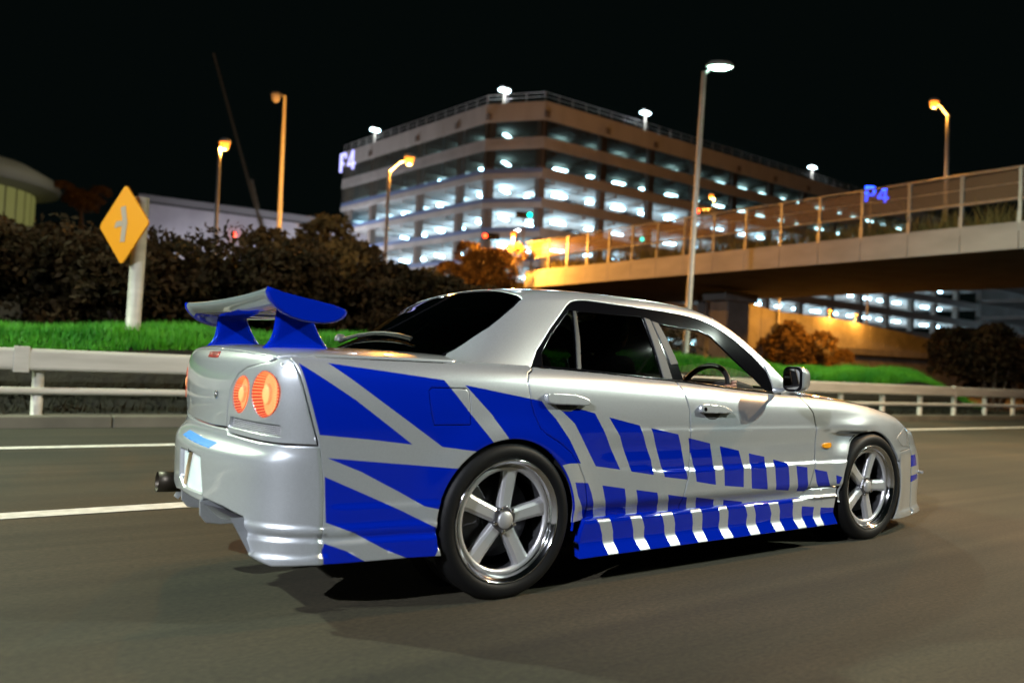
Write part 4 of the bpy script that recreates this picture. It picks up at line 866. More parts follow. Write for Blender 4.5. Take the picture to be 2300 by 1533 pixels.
class Panel:
    """collects surface panels (plus turned edges) into one mesh with exact normals"""
    def __init__(self): self.v = []; self.n = []; self.f = []; self.m = []
    def add(self, sf, outline, holes=(), cuts=(), gap=.003, flange=.014, grid=.018, mi=0, cut_mi=1, off=0., mirror=False, sm=0, keep=50., hole_gap=.0, rnd=.0035, both=False, fdir=None):
        s = SCL.get(sf, np.array((1., 1.)))
        ol = [tuple(np.array(q)*s) for q in outline]
        if sm: ol = smooth_poly(ol, sm, keep)
        ol = resample(inset(ol, gap) if gap else ol, .012)
        hl = [resample([tuple(q) for q in inset([tuple(np.array(q)*s) for q in h], -hole_gap)] if hole_gap else [tuple(np.array(q)*s) for q in h], .012) for h in holes]
        cl = [resample([tuple(np.array(q)*s) for q in c], .03) for c in cuts]
        rings = [(resample(inset(ol, rnd), .02))] + [resample(inset(h, -rnd), .02) for h in hl]
        pts = []; edges = []
        def loop(L_):
            o = len(pts); pts.extend(Vector((float(a), float(b))) for a, b in L_); edges.extend((o+i, o+(i+1) % len(L_)) for i in range(len(L_)))
        for L_ in [ol] + hl + cl: loop(L_)
        A = np.array(ol); lo, hi = A.min(0), A.max(0)
        gx_, gy_ = np.meshgrid(np.arange(lo[0], hi[0], grid), np.arange(lo[1], hi[1], grid)); gx_, gy_ = gx_.ravel(), gy_.ravel()
        gx_[::2] += grid*.13; gy_ = gy_ + grid*.17
        k = inside(inset(ol, rnd*1.6), gx_, gy_)
        for h in hl: k &= ~inside(inset(h, -rnd*1.6), gx_, gy_)
        for r in rings: pts.extend(Vector((float(a), float(b))) for a, b in r)
        pts.extend(Vector((float(a), float(b))) for a, b in zip(gx_[k], gy_[k]))
        V, E_, F_, *_ = delaunay_2d_cdt(pts, edges, [], 0, 1e-6)
        V = np.array([(a.x, a.y) for a in V]); F_ = [tuple(f) for f in F_]
        C_ = np.array([V[list(f)].mean(0) for f in F_])
        ok = inside(ol, C_[:, 0], C_[:, 1])
        for h in hl: ok &= ~inside(h, C_[:, 0], C_[:, 1])
        cm = np.zeros(len(F_), bool)
        for c in cl: cm |= inside(c, C_[:, 0], C_[:, 1])
        F_ = [f for f, q in zip(F_, ok) if q]; cm = cm[ok]
        used = sorted({i for f in F_ for i in f}); mp = {a: b for b, a in enumerate(used)}
        V = V[used]; F_ = [tuple(mp[i] for i in f) for f in F_]
        P, N = surf_eval(sf, V, off)
        # orient along the outward normal
        T_ = np.array(F_); fn = np.cross(P[T_[:, 1]] - P[T_[:, 0]], P[T_[:, 2]] - P[T_[:, 0]]); fl = (fn*N[T_[:, 0]]).sum(1) < 0
        F_ = [f[::-1] if q else f for f, q in zip(F_, fl)]
        M = [cut_mi if c else mi for c in cm]
        cnt = {}
        for fi, f in enumerate(F_):
            for i in range(3):
                a, b = f[i], f[(i+1) % 3]; cnt.setdefault((min(a, b), max(a, b)), []).append((a, b, fi))
        bd = [v[0] for v in cnt.values() if len(v) == 1]
        N2 = N.copy(); out = np.zeros_like(P)
        for a, b, fi in bd:
            d = P[b] - P[a]; o_ = np.cross(d, N[a]); o_ /= max(np.linalg.norm(o_), 1e-9); out[a] += o_; out[b] += o_
        bi = sorted({i for a, b, _ in bd for i in (a, b)})
        for i in bi: out[i] /= max(np.linalg.norm(out[i]), 1e-9)
        P = P.copy(); FP = []; FN = []; ix = {}
        if flange:
            for i in bi:
                N2[i] = N[i]*.75 + out[i]*.66; N2[i] /= np.linalg.norm(N2[i])
                ix[i] = len(P) + len(FP); FP.append(P[i] + np.array(fdir)*flange if fdir else P[i] - N[i]*flange); FN.append(out[i]); P[i] = P[i] - N[i]*.0012
            for a, b, fi in bd: F_.append((b, a, ix[a], ix[b])); M.append(M[fi])
            P = np.concatenate([P, FP]); N2 = np.concatenate([N2, FN])
        for mir in ((False, True) if both else (mirror,)):
            o = len(self.v); sg = np.array((1, -1, 1.)) if mir else np.ones(3)
            self.v += [tuple(x) for x in P*sg]; self.n += [tuple(x) for x in N2*sg]
            self.f += [tuple(o+i for i in (f[::-1] if mir else f)) for f in F_]; self.m += M
        return self
    def build(self, name, mats, parent):
        mb = MB(); mb.v = self.v; mb.f = self.f; mb.m = self.m; mb.sm = [True]*len(self.f)
        return mb.build(name, mats, parent, self.n)
def circ(cx, cy, r, n=72): return [(cx + r*math.cos(2*math.pi*i/n), cy + r*math.sin(2*math.pi*i/n)) for i in range(n)]
LN = BAKED['lines']; VIN = BAKED['vin']; SKW = BAKED['sk']
ARCHR, ARCHF = circ(0, HZ, AR), circ(WB, HZ, AR)
zt = lambda x: float(ztop(x))
seam = [(float(xsc(z)), z) for z in np.linspace(.9485, .6, 12)] + [(float(xsc(z)) - .0018, z) for z in np.linspace(.56, .212, 90)]
dg, spl, frt = LN['doorgap'], LN['split'], LN['front']
q_top = [(x, zt(x) + (.010 if x > -.2 else .0)) for x in np.linspace(.137, -.89, 30)]
quarter = seam + [(-.60, .212), (-.29, .212), (.30, .212), (.30, .286), (dg[-1][0], .286)] + dg[::-1][1:] + [(.137, zt(.137) + .010)] + q_top[1:]
rdoor = dg + [(x, .286) for x in np.linspace(.45, 1.0, 8)] + spl[::-1] + [(x, zt(x) + .004) for x in np.linspace(1.02, .14, 14)]
fdoor = spl + [(x, .288) for x in np.linspace(1.05, 1.94, 10)] + frt[::-1] + [(x, zt(x) + .004) for x in np.linspace(2.0, 1.03, 14)]
fend = frt[:-1] + [(2.03, .345), (2.36, .340), (2.45, .30), (2.9, .30), (3.0, .52)] + [(XFS, .53)] + [(x, zt(x)) for x in np.linspace(XFS, 2.03, 22)]
bumpS = [(2.9, .10), (XFS, .10), (XFS, .53), (2.99, .52), (2.98, .3)]
mats2 = [SILVER, BLUE]
for mir in (False, True):
    Panel().add('S', quarter, [ARCHR, LN['fuel']] if not mir else [ARCHR], VIN, mirror=mir, gap=.002).build('quarter_panel', mats2, car)
    for ol in (rdoor, fdoor):
        d = Panel().add('S', ol, [ARCHR], VIN, mirror=mir, gap=.0036).build('door', mats2, car)
        if ol is rdoor: dr_r = d
        else: dr_f = d
        hp = LN['handleR'] if ol is rdoor else LN['handleF']
        cx, cy = np.mean(hp, 0)
        # recess shade painted as a dark patch below the grip, then the grip itself
        dish = [(cx + .062*math.cos(a), cy - .016 + .034*math.sin(a)) for a in np.linspace(0, 2*math.pi, 24, endpoint=False)]
        Panel().add('S', dish, gap=0, flange=.001, grid=.008, off=.0012, mirror=mir).build('handle_shade_patch', mat('recess_shade_paint', (.10, .10, .105), .4, .4, coat=.6), d)
        Panel().add('S', hp, gap=0, flange=.030, grid=.009, off=.024, mirror=mir, sm=2, keep=80, rnd=.006).build('door_handle', SILVER, d)
        if ol is fdoor:
            Panel().add('S', circ(hp[0][0] + .022, cy, .010, 16), gap=0, flange=.004, grid=.008, off=.0275, mirror=mir).build('lock_barrel', BLACKG, d)
    Panel().add('S', fend, [ARCHF], VIN, mirror=mir, gap=.0034).build('front_fender', mats2, car)
    # skirt
    sk_o = [(.352, .1365), (2.262, .1365), (2.262, .200), (2.30, .347), (2.03, .347), (1.985, .300), (1.95, .296), (.405, .296), (.385, .25)]
    holes = []
    Panel().add('K', sk_o, [], [[(a, b if b > .155 else .12) for a, b in w_] for w_ in SKW], mirror=mir, gap=0, flange=.035, grid=.012, mi=1, cut_mi=0, fdir=(0, 1., .1)).build('side_skirt', mats2, car)
Panel().add('S', LN['fuel'], [], VIN, gap=.0038, sm=1, keep=40).build('fuel_flap', mats2, car)
# marker lamps
for mir in (False, True):
    Panel().add('S', LN['marker'], gap=0, flange=.012, grid=.01, off=.009, sm=2, keep=100, mirror=mir).build('side_marker', mat('amber_lens', (.75, .30, .01), .25, emit=(1., .4, .02), estr=.12), car)
# ---- rear face
ysm = lambda z: -float(yseam(z))
lid_half = LN['lidseam']
top_z = lambda y: .972 - float(drop(y))
lidtop = [(y, top_z(y)) for y in np.linspace(-.668, 0, 16)]
lid_r = [(0, .660), (-.20, .660), (-.3629, .666)] + lid_half[1:-1] + [(-.652, .936), (-.668, top_z(-.668))] + lidtop[1:]
mir_ = lambda L_: [(-a, b) for a, b in L_]
lid = lid_r + mir_(lid_r)[::-1][1:-1]
lidp = Panel().add('R', lid, gap=.0030)
dk = [(float(xrear(y, top_z(y))), y) for y in np.linspace(-.668, .668, 33)]
dkl = dk + [(-.86, .705), (-.60, .716), (-.21, .722), (-.20, .3), (-.20, -.3), (-.21, -.722), (-.60, -.716), (-.86, -.705)]
lidp.add('D', dkl, gap=.0006, flange=.012, grid=.022)
trunk = lidp.build('trunk_lid', SILVER, car)
pn = Panel().add('D', [(-.93, .60), (-.80, .60), (-.80, .725), (-.93, .715)], gap=0, flange=.01, off=-.006, both=False).add('D', [(-.93, -.715), (-.80, -.725), (-.80, -.60), (-.93, -.60)], gap=0, flange=.01, off=-.006).add('D', [(-.196, -.722), (-.196, .722), (-.02, .70), (-.02, -.70)], gap=.001).build('rear_shelf_panel', SILVER, car)
for mir in (False, True):
    lp_o = [(ysm(z), z) for z in np.linspace(.638, .9485, 14)] + [(-.700, top_z(-.700) + .003), (-.682, top_z(-.682) + .0015)] + [(-.664, .936)] + lid_half[::-1][2:] + [(-.383, .6475), (-.6308, .6385), (-.7279, .638)]
    ho, hi_ = smooth_poly(LN['lampO'], 2, 100), smooth_poly(LN['lampI'], 2, 100)
    panel = Panel().add('R', lp_o, [ho, hi_, LN['strip']], gap=.0030, mirror=mir, flange=.016).build('tail_lamp_panel', SILVER, car)
    sg = -1 if mir else 1
    for nm, hh in (('O', ho), ('I', hi_)):
        H_ = np.array(hh); c2 = H_.mean(0); P, N = surf_eval('R', np.array([c2])); n_ = N[0]
        lampo = thing('tail_lamp', None, None); lampo.parent = car
        ring, RN = surf_eval('R', np.array(resample(hh, .006))); C0 = ring.mean(0)
        depth = .017; S3 = np.array((1, sg, 1.)); ax = np.array((-1., 0, 0)) * .8 + n_*.2; ax /= np.linalg.norm(ax)
        nseg = 144; ang = np.linspace(0, 2*math.pi, nseg, endpoint=False)
        th = np.arctan2(ring[:, 2] - C0[2], ring[:, 1] - C0[1]); o_ = np.argsort(th); 
        def rim(k): # rim point by angle
            out_ = []
            for c in range(3):
                out_.append(np.interp(ang, np.concatenate([th[o_] - 2*math.pi, th[o_], th[o_] + 2*math.pi]), np.tile(ring[o_][:, c], 3)))
            R_ = np.stack(out_, 1); return C0 + (R_ - C0)*k
        ang = (ang + math.pi) % (2*math.pi) - math.pi
        r1 = rim(1.0); r2 = rim(.93) - ax*depth; r3 = rim(.50) - ax*(depth*.92)
        def plane(R_, d):      # flatten onto a plane d behind the mouth
            t = (R_ - C0) @ ax; return R_ - np.outer(t, ax) - ax*d
        r2 = plane(rim(.92), depth); r3 = plane(rim(.47), depth*.80); r4 = plane(rim(.42), depth*.80 - .012); r5 = plane(rim(.30), depth*.80 - .018)
        def band(a, b, mfun, name, ms):
            mb = MB(); n = len(a); mb.v = [tuple(x*S3) for x in np.concatenate([a, b])]
            mb.f = [(i, (i+1) % n, n+(i+1) % n, n+i) for i in range(n)]; mb.m = [mfun(i) for i in range(n)]; mb.sm = [False]*n
            return fix_normals(mb.build(name, ms, lampo))
        # ribbed wall: alternate proud and recessed teeth
        tooth = np.array([1.0 if (i//2) % 2 else .965 for i in range(nseg)])[:, None]
        a_ = C0 + (r1 - C0)*np.minimum(tooth, .998); b_ = plane(C0 + (rim(.92) - C0)*tooth, depth)
        band(a_, b_, lambda i: 1 if (i//2) % 2 else 0, 'reflector_wall', [E_TLW, E_TLR])
        tooth2 = np.array([0 if (i//2) % 2 else .0035 for i in range(nseg)])[:, None]
        band(r2 + ax*tooth2*0, r3 + ax*tooth2, lambda i: 0 if i % 4 else 1, 'reflector_floor', [E_TLF, E_TLW])
        band(r3, r4, lambda i: 0, 'bulb_collar', [E_TLW]); 
        mb = MB(); mb.v = [tuple(x*S3) for x in np.concatenate([r4, r5, [C0 - ax*(depth*.8 - .020)]])]; n = nseg
        mb.f = [(i, (i+1) % n, n+(i+1) % n, n+i) for i in range(n)] + [(n+i, n+(i+1) % n, 2*n) for i in range(n)]; mb.m = [0]*len(mb.f); mb.sm = [True]*len(mb.f); fix_normals(mb.build('bulb_dome', E_TLC, lampo))
        # thin outer rim and clear cover
        mb = MB(); mb.v = [tuple(x*S3) for x in np.concatenate([rim(1.005) + ax*.002, rim(.985) + ax*.004])]; mb.f = [(i, (i+1) % n, n+(i+1) % n, n+i) for i in range(n)]; mb.m = [0]*n; mb.sm = [True]*n; fix_normals(mb.build('lens_rim', emitter('red_lens_edge', (1., .10, .02), .5), lampo))
        mb = MB(); mb.v = [tuple(x*S3) for x in np.concatenate([rim(.985), [C0 + ax*.006]])]; mb.f = [(i, (i+1) % n, n) for i in range(n)]; mb.m = [0]*n; mb.sm = [True]*n; fix_normals(mb.build('lens_cover', glass_mat('lens_glass', (1., .97, .95)), lampo))
    # reflector strip with fine horizontal ribs
    st = Panel().add('R', LN['strip'], gap=.001, flange=.006, off=-.012, mirror=mir).build('reverse_lamp', mat('strip_back', (.80, .81, .82), .42, .25, coat=.6), car)
    S_ = np.array(LN['strip']); 
    for k in range(6):
        pts = []
        for y in np.linspace(-.708, -.400, 14):
            f = (y + .400)/(-.308); zt_ = .7100 - .0065*f; zb_ = .6700 - .0085*f
            z = zt_ + (zb_ - zt_)*(k + .5)/6; P, N = surf_eval('R', np.array([(y, z)]), -.008); pts.append(tuple(P[0]*np.array((1, sg, 1))))
        mb = MB(); mb.tube(pts, .0012, 6); mb.build('lens_rib', mat('smoked_rib_plastic', (.05, .05, .05), .3), st)
# keyhole and badge
kc, kn = surf_eval('R', np.array([LN['key'][0]])); 
mb = MB(); mb.lathe([(.016, .0), (.016, .004), (.011, .005), (.010, .002), (.001, .002)], 24, 'x', (0, 0, 0)); mb.v = [tuple(kc[0] + np.array((-x, y, z))) for x, y, z in mb.v]; fix_normals(mb.build('key_lock', CHROME, trunk))
mb = MB(); mb.box(kc[0] + (-.0065, -.0018, -.007), kc[0] + (-.0035, .0018, .007)); mb.build('key_slot', BLACKM, trunk)
Panel().add('R', LN['badge'], gap=0, flange=.003, grid=.01, off=.0035).build('badge', mat('red_badge', (.42, .02, .015), .3, coat=.8), trunk)
ba = np.array(LN['badge'])
def bq(u, v): return tuple((1-u)*(1-v)*ba[3] + u*(1-v)*ba[2] + u*v*ba[1] + (1-u)*v*ba[0])
bpn = Panel()
for q in [[(.14, .2), (.22, .2), (.3, .85), (.22, .85)], [(.22, .7), (.42, .7), (.42, .85), (.22, .85)], [(.48, .2), (.56, .2), (.62, .85), (.54, .85)], [(.46, .2), (.80, .2), (.80, .35), (.46, .35)], [(.70, .2), (.8, .2), (.86, .85), (.76, .85)]]:
    bpn.add('R', [bq(*a) for a in q], gap=0, flange=.001, grid=.01, off=.0052, rnd=.0008)
bpn.build('badge_marks', mat('badge_dark_red', (.09, .006, .005), .4), trunk)
# ---- rear bumper
bot = [(ysm(.212), .212), (-.729, .204), (-.651, .232), (-.622, .275), (-.6087, .3166), (-.5932, .360), (-.4629, .3779), (-.3072, .3843), (-.2772, .3664), (-.0801, .369), (.0, .369)]
botL = [(.10, .360), (.20, .372), (.245, .42), (.30, .452), (.42, .452), (.475, .41), (.50, .35), (.552, .29), (.60, .232), (.729, .204), (.80, .212)]
bsd = [(ysm(z), z) for z in np.linspace(.2125, .634, 100)]
btop = [(-.7279, .633), (-.6308, .6335), (-.387, .642), (-.3629, .658), (-.2, .656), (0, .656)]
ol = bot + botL[:-1] + mir_(bsd) + mir_(btop)[::-1][1:] [0:0] + [(-a, b) for a, b in btop] + [(a, b) for a, b in btop[::-1][1:]] + bsd[::-1]
pl_h = [(.165, .378), (.165, .545), (-.165, .545), (-.165, .378)]
# plate pocket position measured on the bumper skin
pl_h = [(.045, .541), (-.13, .5465), (-.252, .538), (-.268, .472), (-.290, .396), (-.06, .388), (.035, .42)]
bump = Panel().add('R', ol, [pl_h], gap=.0006, flange=.030, grid=.015, rnd=.006).build('rear_bumper', SILVER, car)
Panel().add('R', LN['tape'], gap=0, flange=.001, grid=.012, off=.0012).build('tape_strip', mat('blue_masking_tape', (.015, .22, .62), .5), bump)
# number plate sits in the pocket, blank, its white glow put into the pale colour
pl = Panel().add('R', inset(pl_h, -.004), gap=0, flange=.002, grid=.02, off=-.018).build('number_plate', mat('plate_white', (.74, .93, .86), .4, noise=(9, (.88, .90, .86), 2), coat=.4), car)
a_, _ = surf_eval('R', np.array([(-.10, .540), (-.03, .40)]), -.012)
mb = MB(); mb.tube([tuple(a_[0]), tuple(a_[1])], .008, 8); mb.build('plate_bar', mat('tan_plastic', (.50, .36, .20), .5), pl)
mb = MB(); mb.tube([tuple(a_[0] + (-.004, .02, .0)), tuple(a_[0] + (-.008, .0, .012)), tuple(a_[0] + (-.006, -.014, .004))], .005, 6); mb.build('plate_hook', BLACKM, pl)
# diffuser fins and floor behind the bumper
for y, z0 in ((-.290, .373), (.06, .36)):
    mb = MB(); mb.prism([(-1.088, z0), (-1.085, .315), (-1.06, .283), (-1.0, .272), (-.80, .272), (-.72, .36)], lambda u, v, d: (u, d, v), y - .007, y + .007); fix_normals(bevel(mb.build('diffuser_fin', SILVER, car), .004))
mb = MB(); mb.add([(-1.07, -.55, .352), (-1.08, 0, .368), (-1.07, .25, .37), (-.66, .25, .24), (-.66, 0, .24), (-.66, -.55, .24)], [(0, 1, 4, 5), (1, 2, 3, 4)]); mb.build('diffuser_floor', mat('dim_silver', (.22, .22, .23), .5, .3), car)
mb = MB(); P_ = [(-1.045, -.598, .358), (-1.02, -.612, .31), (-.985, -.652, .234), (-.70, -.652, .234), (-.66, -.60, .35)]
mb.add(P_ + [(x, y + .006, z) for x, y, z in P_], [(0, 1, 2, 3, 4), (9, 8, 7, 6, 5)]); mb.build('diffuser_side', SILVER, car)
# exhaust
ex = MB(); ex.lathe([(.043, .40), (.043, .0), (.0475, -.002), (.0475, .06), (.046, .40)], 40, 'x', (0, 0, 0)); ex.lathe([(.043, .12), (.002, .12)], 40, 'x')
e_ = ex.build('exhaust_pipe', mat('burnt_black_steel', (.035, .028, .018), .42, .6), car); fix_normals(e_); e_.location = (-1.135, .345, .350); e_.rotation_euler = (0, .04, 0)
# ---- front end
ff = [(y, z) for z, y in ((z, -float(yside(XFS, z))) for z in np.linspace(.102, .63, 14))]
ffo = ff + [(y, .64 + .02*(1 - (y/.75)**2)) for y in np.linspace(-.74, .74, 16)] + [(-y, z) for y, z in ff[::-1]]
Panel().add('S', bumpS, [ARCHF], [], gap=.001, both=True, flange=.03).add('F', ffo, [], [LN['fdec1'], LN['fdec2']], gap=.0005, flange=.02).build('front_bumper', mats2, car)
mb = MB(); mb.prism([(-.79, -.0), (-.60, .03), (.60, .03), (.79, 0)], lambda u, v, d: (3.515 + v*1.6 - .10*(abs(u) > .7), u, d), .355, .372); fix_normals(bevel(mb.build('bumper_canard', SILVER, car), .004))
hx = np.linspace(2.06, 3.40, 40); mb = MB(); hy = np.linspace(-1, 1, 41)
HX, HY = np.meshgrid(hx, hy, indexing='ij'); hw = yside(HX, ztop(HX)) - .004; YY = HY*hw; ZZ = zhood(HX, HY*.72)
mb.add(np.stack([HX.ravel(), YY.ravel(), ZZ.ravel()], 1), [(i*41+j, (i+1)*41+j, (i+1)*41+j+1, i*41+j+1) for i in range(39) for j in range(40)], 0, True); mb.build('bonnet', SILVER, car)
mb = MB(); n0 = [(3.40, y, float(zhood(3.40, y/ .62*.72*0 + y))) for y in np.linspace(-.6, .6, 13)]; n1 = [(float(xfront(y, .62)) - .005, y, .63) for y in np.linspace(-.6, .6, 13)]
mb.add(n0 + n1, [(i, i+1, 14+i, 13+i) for i in range(12)], 0, True); mb.build('grille_panel', SILVER, car)
for mir in (False, True):
    Panel().add('S', [(2.98, .60), (3.06, .645), (3.20, .672), (3.215, .60), (3.20, .545), (3.06, .55)], gap=0, flange=.01, off=.004, grid=.012, sm=1, mirror=mir).build('headlight', mat('headlight_lens', (.7, .72, .72), .08, .5, coat=1.), car)
# ---- roof, pillars, windows
wo = LN['winouter']
front_edge = [(1.30, .60), (1.46, .575), (1.6, .555), (1.8, .53), (1.95, .51), (2.06, .50)]
rw = LN['rearwin']
rwh = [(-.42, 1.0), (-.42, .60), (-.30, .545)] + rw[::-1] + [(.224, .56), (.238, .66), (.262, .80), (.280, .90), (.285, 1.0)]
ws_o = [(1.275, 1.0), (1.275, .8), (1.262, .62), (1.30, .582), (1.46, .555), (1.62, .535), (1.80, .515), (1.95, .50), (2.12, .49), (2.12, 1.0)]
roof_o = [(-.20, -.004), (.15, -.004)] + [(.162, .02)] + wo[1:-1] + [(1.868, .06), (1.885, -.004), (2.03, -.004), (2.10, .3)] + [(2.10, .478)] + ws_o[::-1][2:-1] + [(1.275, 1.0), (.285, 1.0)] + rwh[::-1][1:-3] + [(-.21, .50), (-.30, .30), (-.30, .1)]
Panel().add('G', roof_o, gap=.0, flange=.012, grid=.02, both=True, rnd=.004).build('roof', SILVER, car)
Panel().add('G', rwh, gap=.0035, flange=.004, grid=.03, off=-.004, both=True).build('rear_window', GLASSD, car)
Panel().add('G', rwh, [inset([tuple(np.array(q)) for q in rwh], .016)], gap=.001, flange=.003, grid=.03, off=-.003, both=True).build('rear_window_seal', BLACKG, car)
Panel().add('G', ws_o, gap=.004, flange=.004, grid=.03, off=-.004, both=True).build('windshield', GLASSC, car)
qg, rg, of = LN['quarterglass'], LN['rearglass'], LN['openfront']
of2 = [(a, max(b, .004)) for a, b in of]; qg2 = [(a, max(b, .008)) for a, b in qg]; rg2 = [(a, max(b, .008)) for a, b in rg]
trim_o = [(.163, .004)] + wo[1:-1] + [(1.868, .05), (1.872, .0)]
for mir in (False, True):
    tr_ = Panel().add('G', trim_o, [qg2, rg2, of2], gap=.0015, flange=.010, grid=.016, off=-.003, mirror=mir, rnd=.003).build('window_trim', BLACKG, car)
    Panel().add('G', qg2, gap=-.004, flange=.002, grid=.02, off=-.012, mirror=mir).build('quarter_glass', GLASSD, tr_)
    Panel().add('G', rg2, gap=-.004, flange=.002, grid=.02, off=-.012, mirror=mir).build('door_glass', GLASSD, tr_)
    if mir: Panel().add('G', of2, gap=-.004, flange=.002, grid=.03, off=-.012, mirror=mir).build('door_glass', GLASSC, tr_)
    Panel().add('G', LN['chromebar'], gap=0, flange=.006, grid=.012, off=.0, mirror=mir).build('divider_bar', mat('satin_grey_bar', (.045, .05, .05), .45, .0, spec=.2), tr_)
    Panel().add('G', LN['bpillarR'], gap=.001, flange=.006, grid=.012, off=.002, mirror=mir).build('pillar_panel', mat('grey_pillar_paint', (.10, .105, .105), .5, .0, spec=.15), tr_)
    Panel().add('G', LN['bpillarF'], gap=.001, flange=.006, grid=.012, off=.002, mirror=mir).build('pillar_panel', MATS['grey_pillar_paint'], tr_)
    # rain strip above the doors: thin polished line under the glass
    sg = -1 if mir else 1
    pts = []
    for x in np.linspace(.17, 1.87, 40):
        y_ = float(yside(x, ztop(x))) - .010; pts.append((x, -y_*sg, zt(x) + .004))
    mb = MB(); mb.tube(pts, .0065, 8); mb.build('belt_moulding', BLACKG, tr_)
    fr_ = [(x, -(float(yside(x, ztop(x))) + .003)*sg, zt(x) - .001) for x in np.linspace(.17, 1.86, 40)]
    vs = []
    for (a, b, c) in fr_: vs += [(a, b, c), (a, b + .045*sg, c + .004)]
    mb = MB(); mb.add(vs, [(2*i, 2*i+2, 2*i+3, 2*i+1) for i in range(39)], 0, True); mb.build('belt_ledge', BLACKM, tr_)
# wiper on the rear window
wp = []
for x, t in [(-.332, 1.17), (-.318, 1.12), (-.30, 1.05), (-.275, .96), (-.258, .88), (-.243, .80), (-.229, .715)]:
    q, n_ = surf_eval('G', np.array([(x, min(t, .999)*TS)]), .018); y = q[0][1] if t <= 1 else -q[0][1] + .0
    if t > 1:
        q2, _ = surf_eval('G', np.array([(x, (2 - t)*TS)]), .018); q[0] = q2[0]*np.array((1, -1, 1))
    wp.append(tuple(q[0]))
wpr = thing('wiper', None, None); wpr.parent = car
mb = MB(); mb.tube(wp, [.012, .011, .009, .008, .008, .007, .006], 8); mb.build('wiper_arm', mat('wiper_grey', (.02, .022, .022), .35), wpr)
mb = MB(); mb.tube([tuple(np.array(q) + (-.006, 0, -.010)) for q in wp[2:]], .005, 6); mb.build('wiper_blade', RUBBER, wpr)
mb = MB(); mb.lathe([(.030, 0), (.028, .02), (.015, .034), (.001, .036)], 16, 'z', wp[0]); mb.build('wiper_cap', mat('cap_grey', (.10, .105, .105), .35), wpr)
# ---- inner shell: floor, bulkheads, door cards, wheel housings
mb = MB(); mb.box((-.80, -.58, .205), (3.30, .58, .225)); mb.box((.36, -.80, .205), (2.28, .80, .225)); mb.build('floor_pan', BLACKM, car)
for s_ in (-1, 1):
    mb = MB()
    for x0, x1 in ((.38, 1.04), (1.05, 1.98)): mb.box((x0, s_*.735 - .02, .22), (x1, s_*.735 + .02, .86))
    mb.build('door_card', BLACKM, car)
    mb = MB(); mb.box((-.80, s_*.70 - .01, .36), (-.33, s_*.70 + .01, .90)); mb.build('inner_wing', BLACKM, car); mb = MB(); mb.box((2.30, s_*.66 - .01, .45), (3.1, s_*.66 + .01, .72)); mb.build('inner_wing', BLACKM, car)
    for wx in (0, WB):
        mb = MB(); n = 40; vs = []
        for i in range(n + 1):
            a = -.42 + (math.pi + .84)*i/n
            for y in (.60, .842): vs.append((wx + .352*math.cos(a), s_*y, HZ + .352*math.sin(a)))
        mb.add(vs, [(2*i, 2*i+2, 2*i+3, 2*i+1) for i in range(n)], 0, True)
        o = len(mb.v); mb.v += [(wx + .36*math.cos(2*math.pi*i/n), s_*.60, HZ + .36*math.sin(2*math.pi*i/n)) for i in range(n)]; mb.f.append(tuple(range(o, o+n))); mb.m.append(0); mb.sm.append(False)
        mb.build('wheel_housing', BLACKM, car)
mb = MB(); mb.box((-.78, -.68, .40), (-.10, .68, .42)); mb.box((-.85, -.60, .45), (-.84, .60, .92)); mb.box((-.84, -.66, .925), (-.15, .66, .93)); mb.build('trunk_liner', BLACKM, car)
# arch mouldings on the front wing (light edge seen behind the front wheel)
for s_ in (-1, 1):
    for wx, a0, a1 in ((WB, 1.9, 3.35), (0, -.2, .95)):
        pts = [(wx + (AR + .002)*math.cos(a), s_*(float(yside(wx + (AR + .004)*math.cos(a), HZ + (AR + .004)*math.sin(a))) - .006), HZ + (AR + .002)*math.sin(a)) for a in np.linspace(a0, a1, 26)]
        mb = MB(); mb.tube(pts, .006, 8); mb.build('arch_lip', SILVER if wx else BLUE, car)
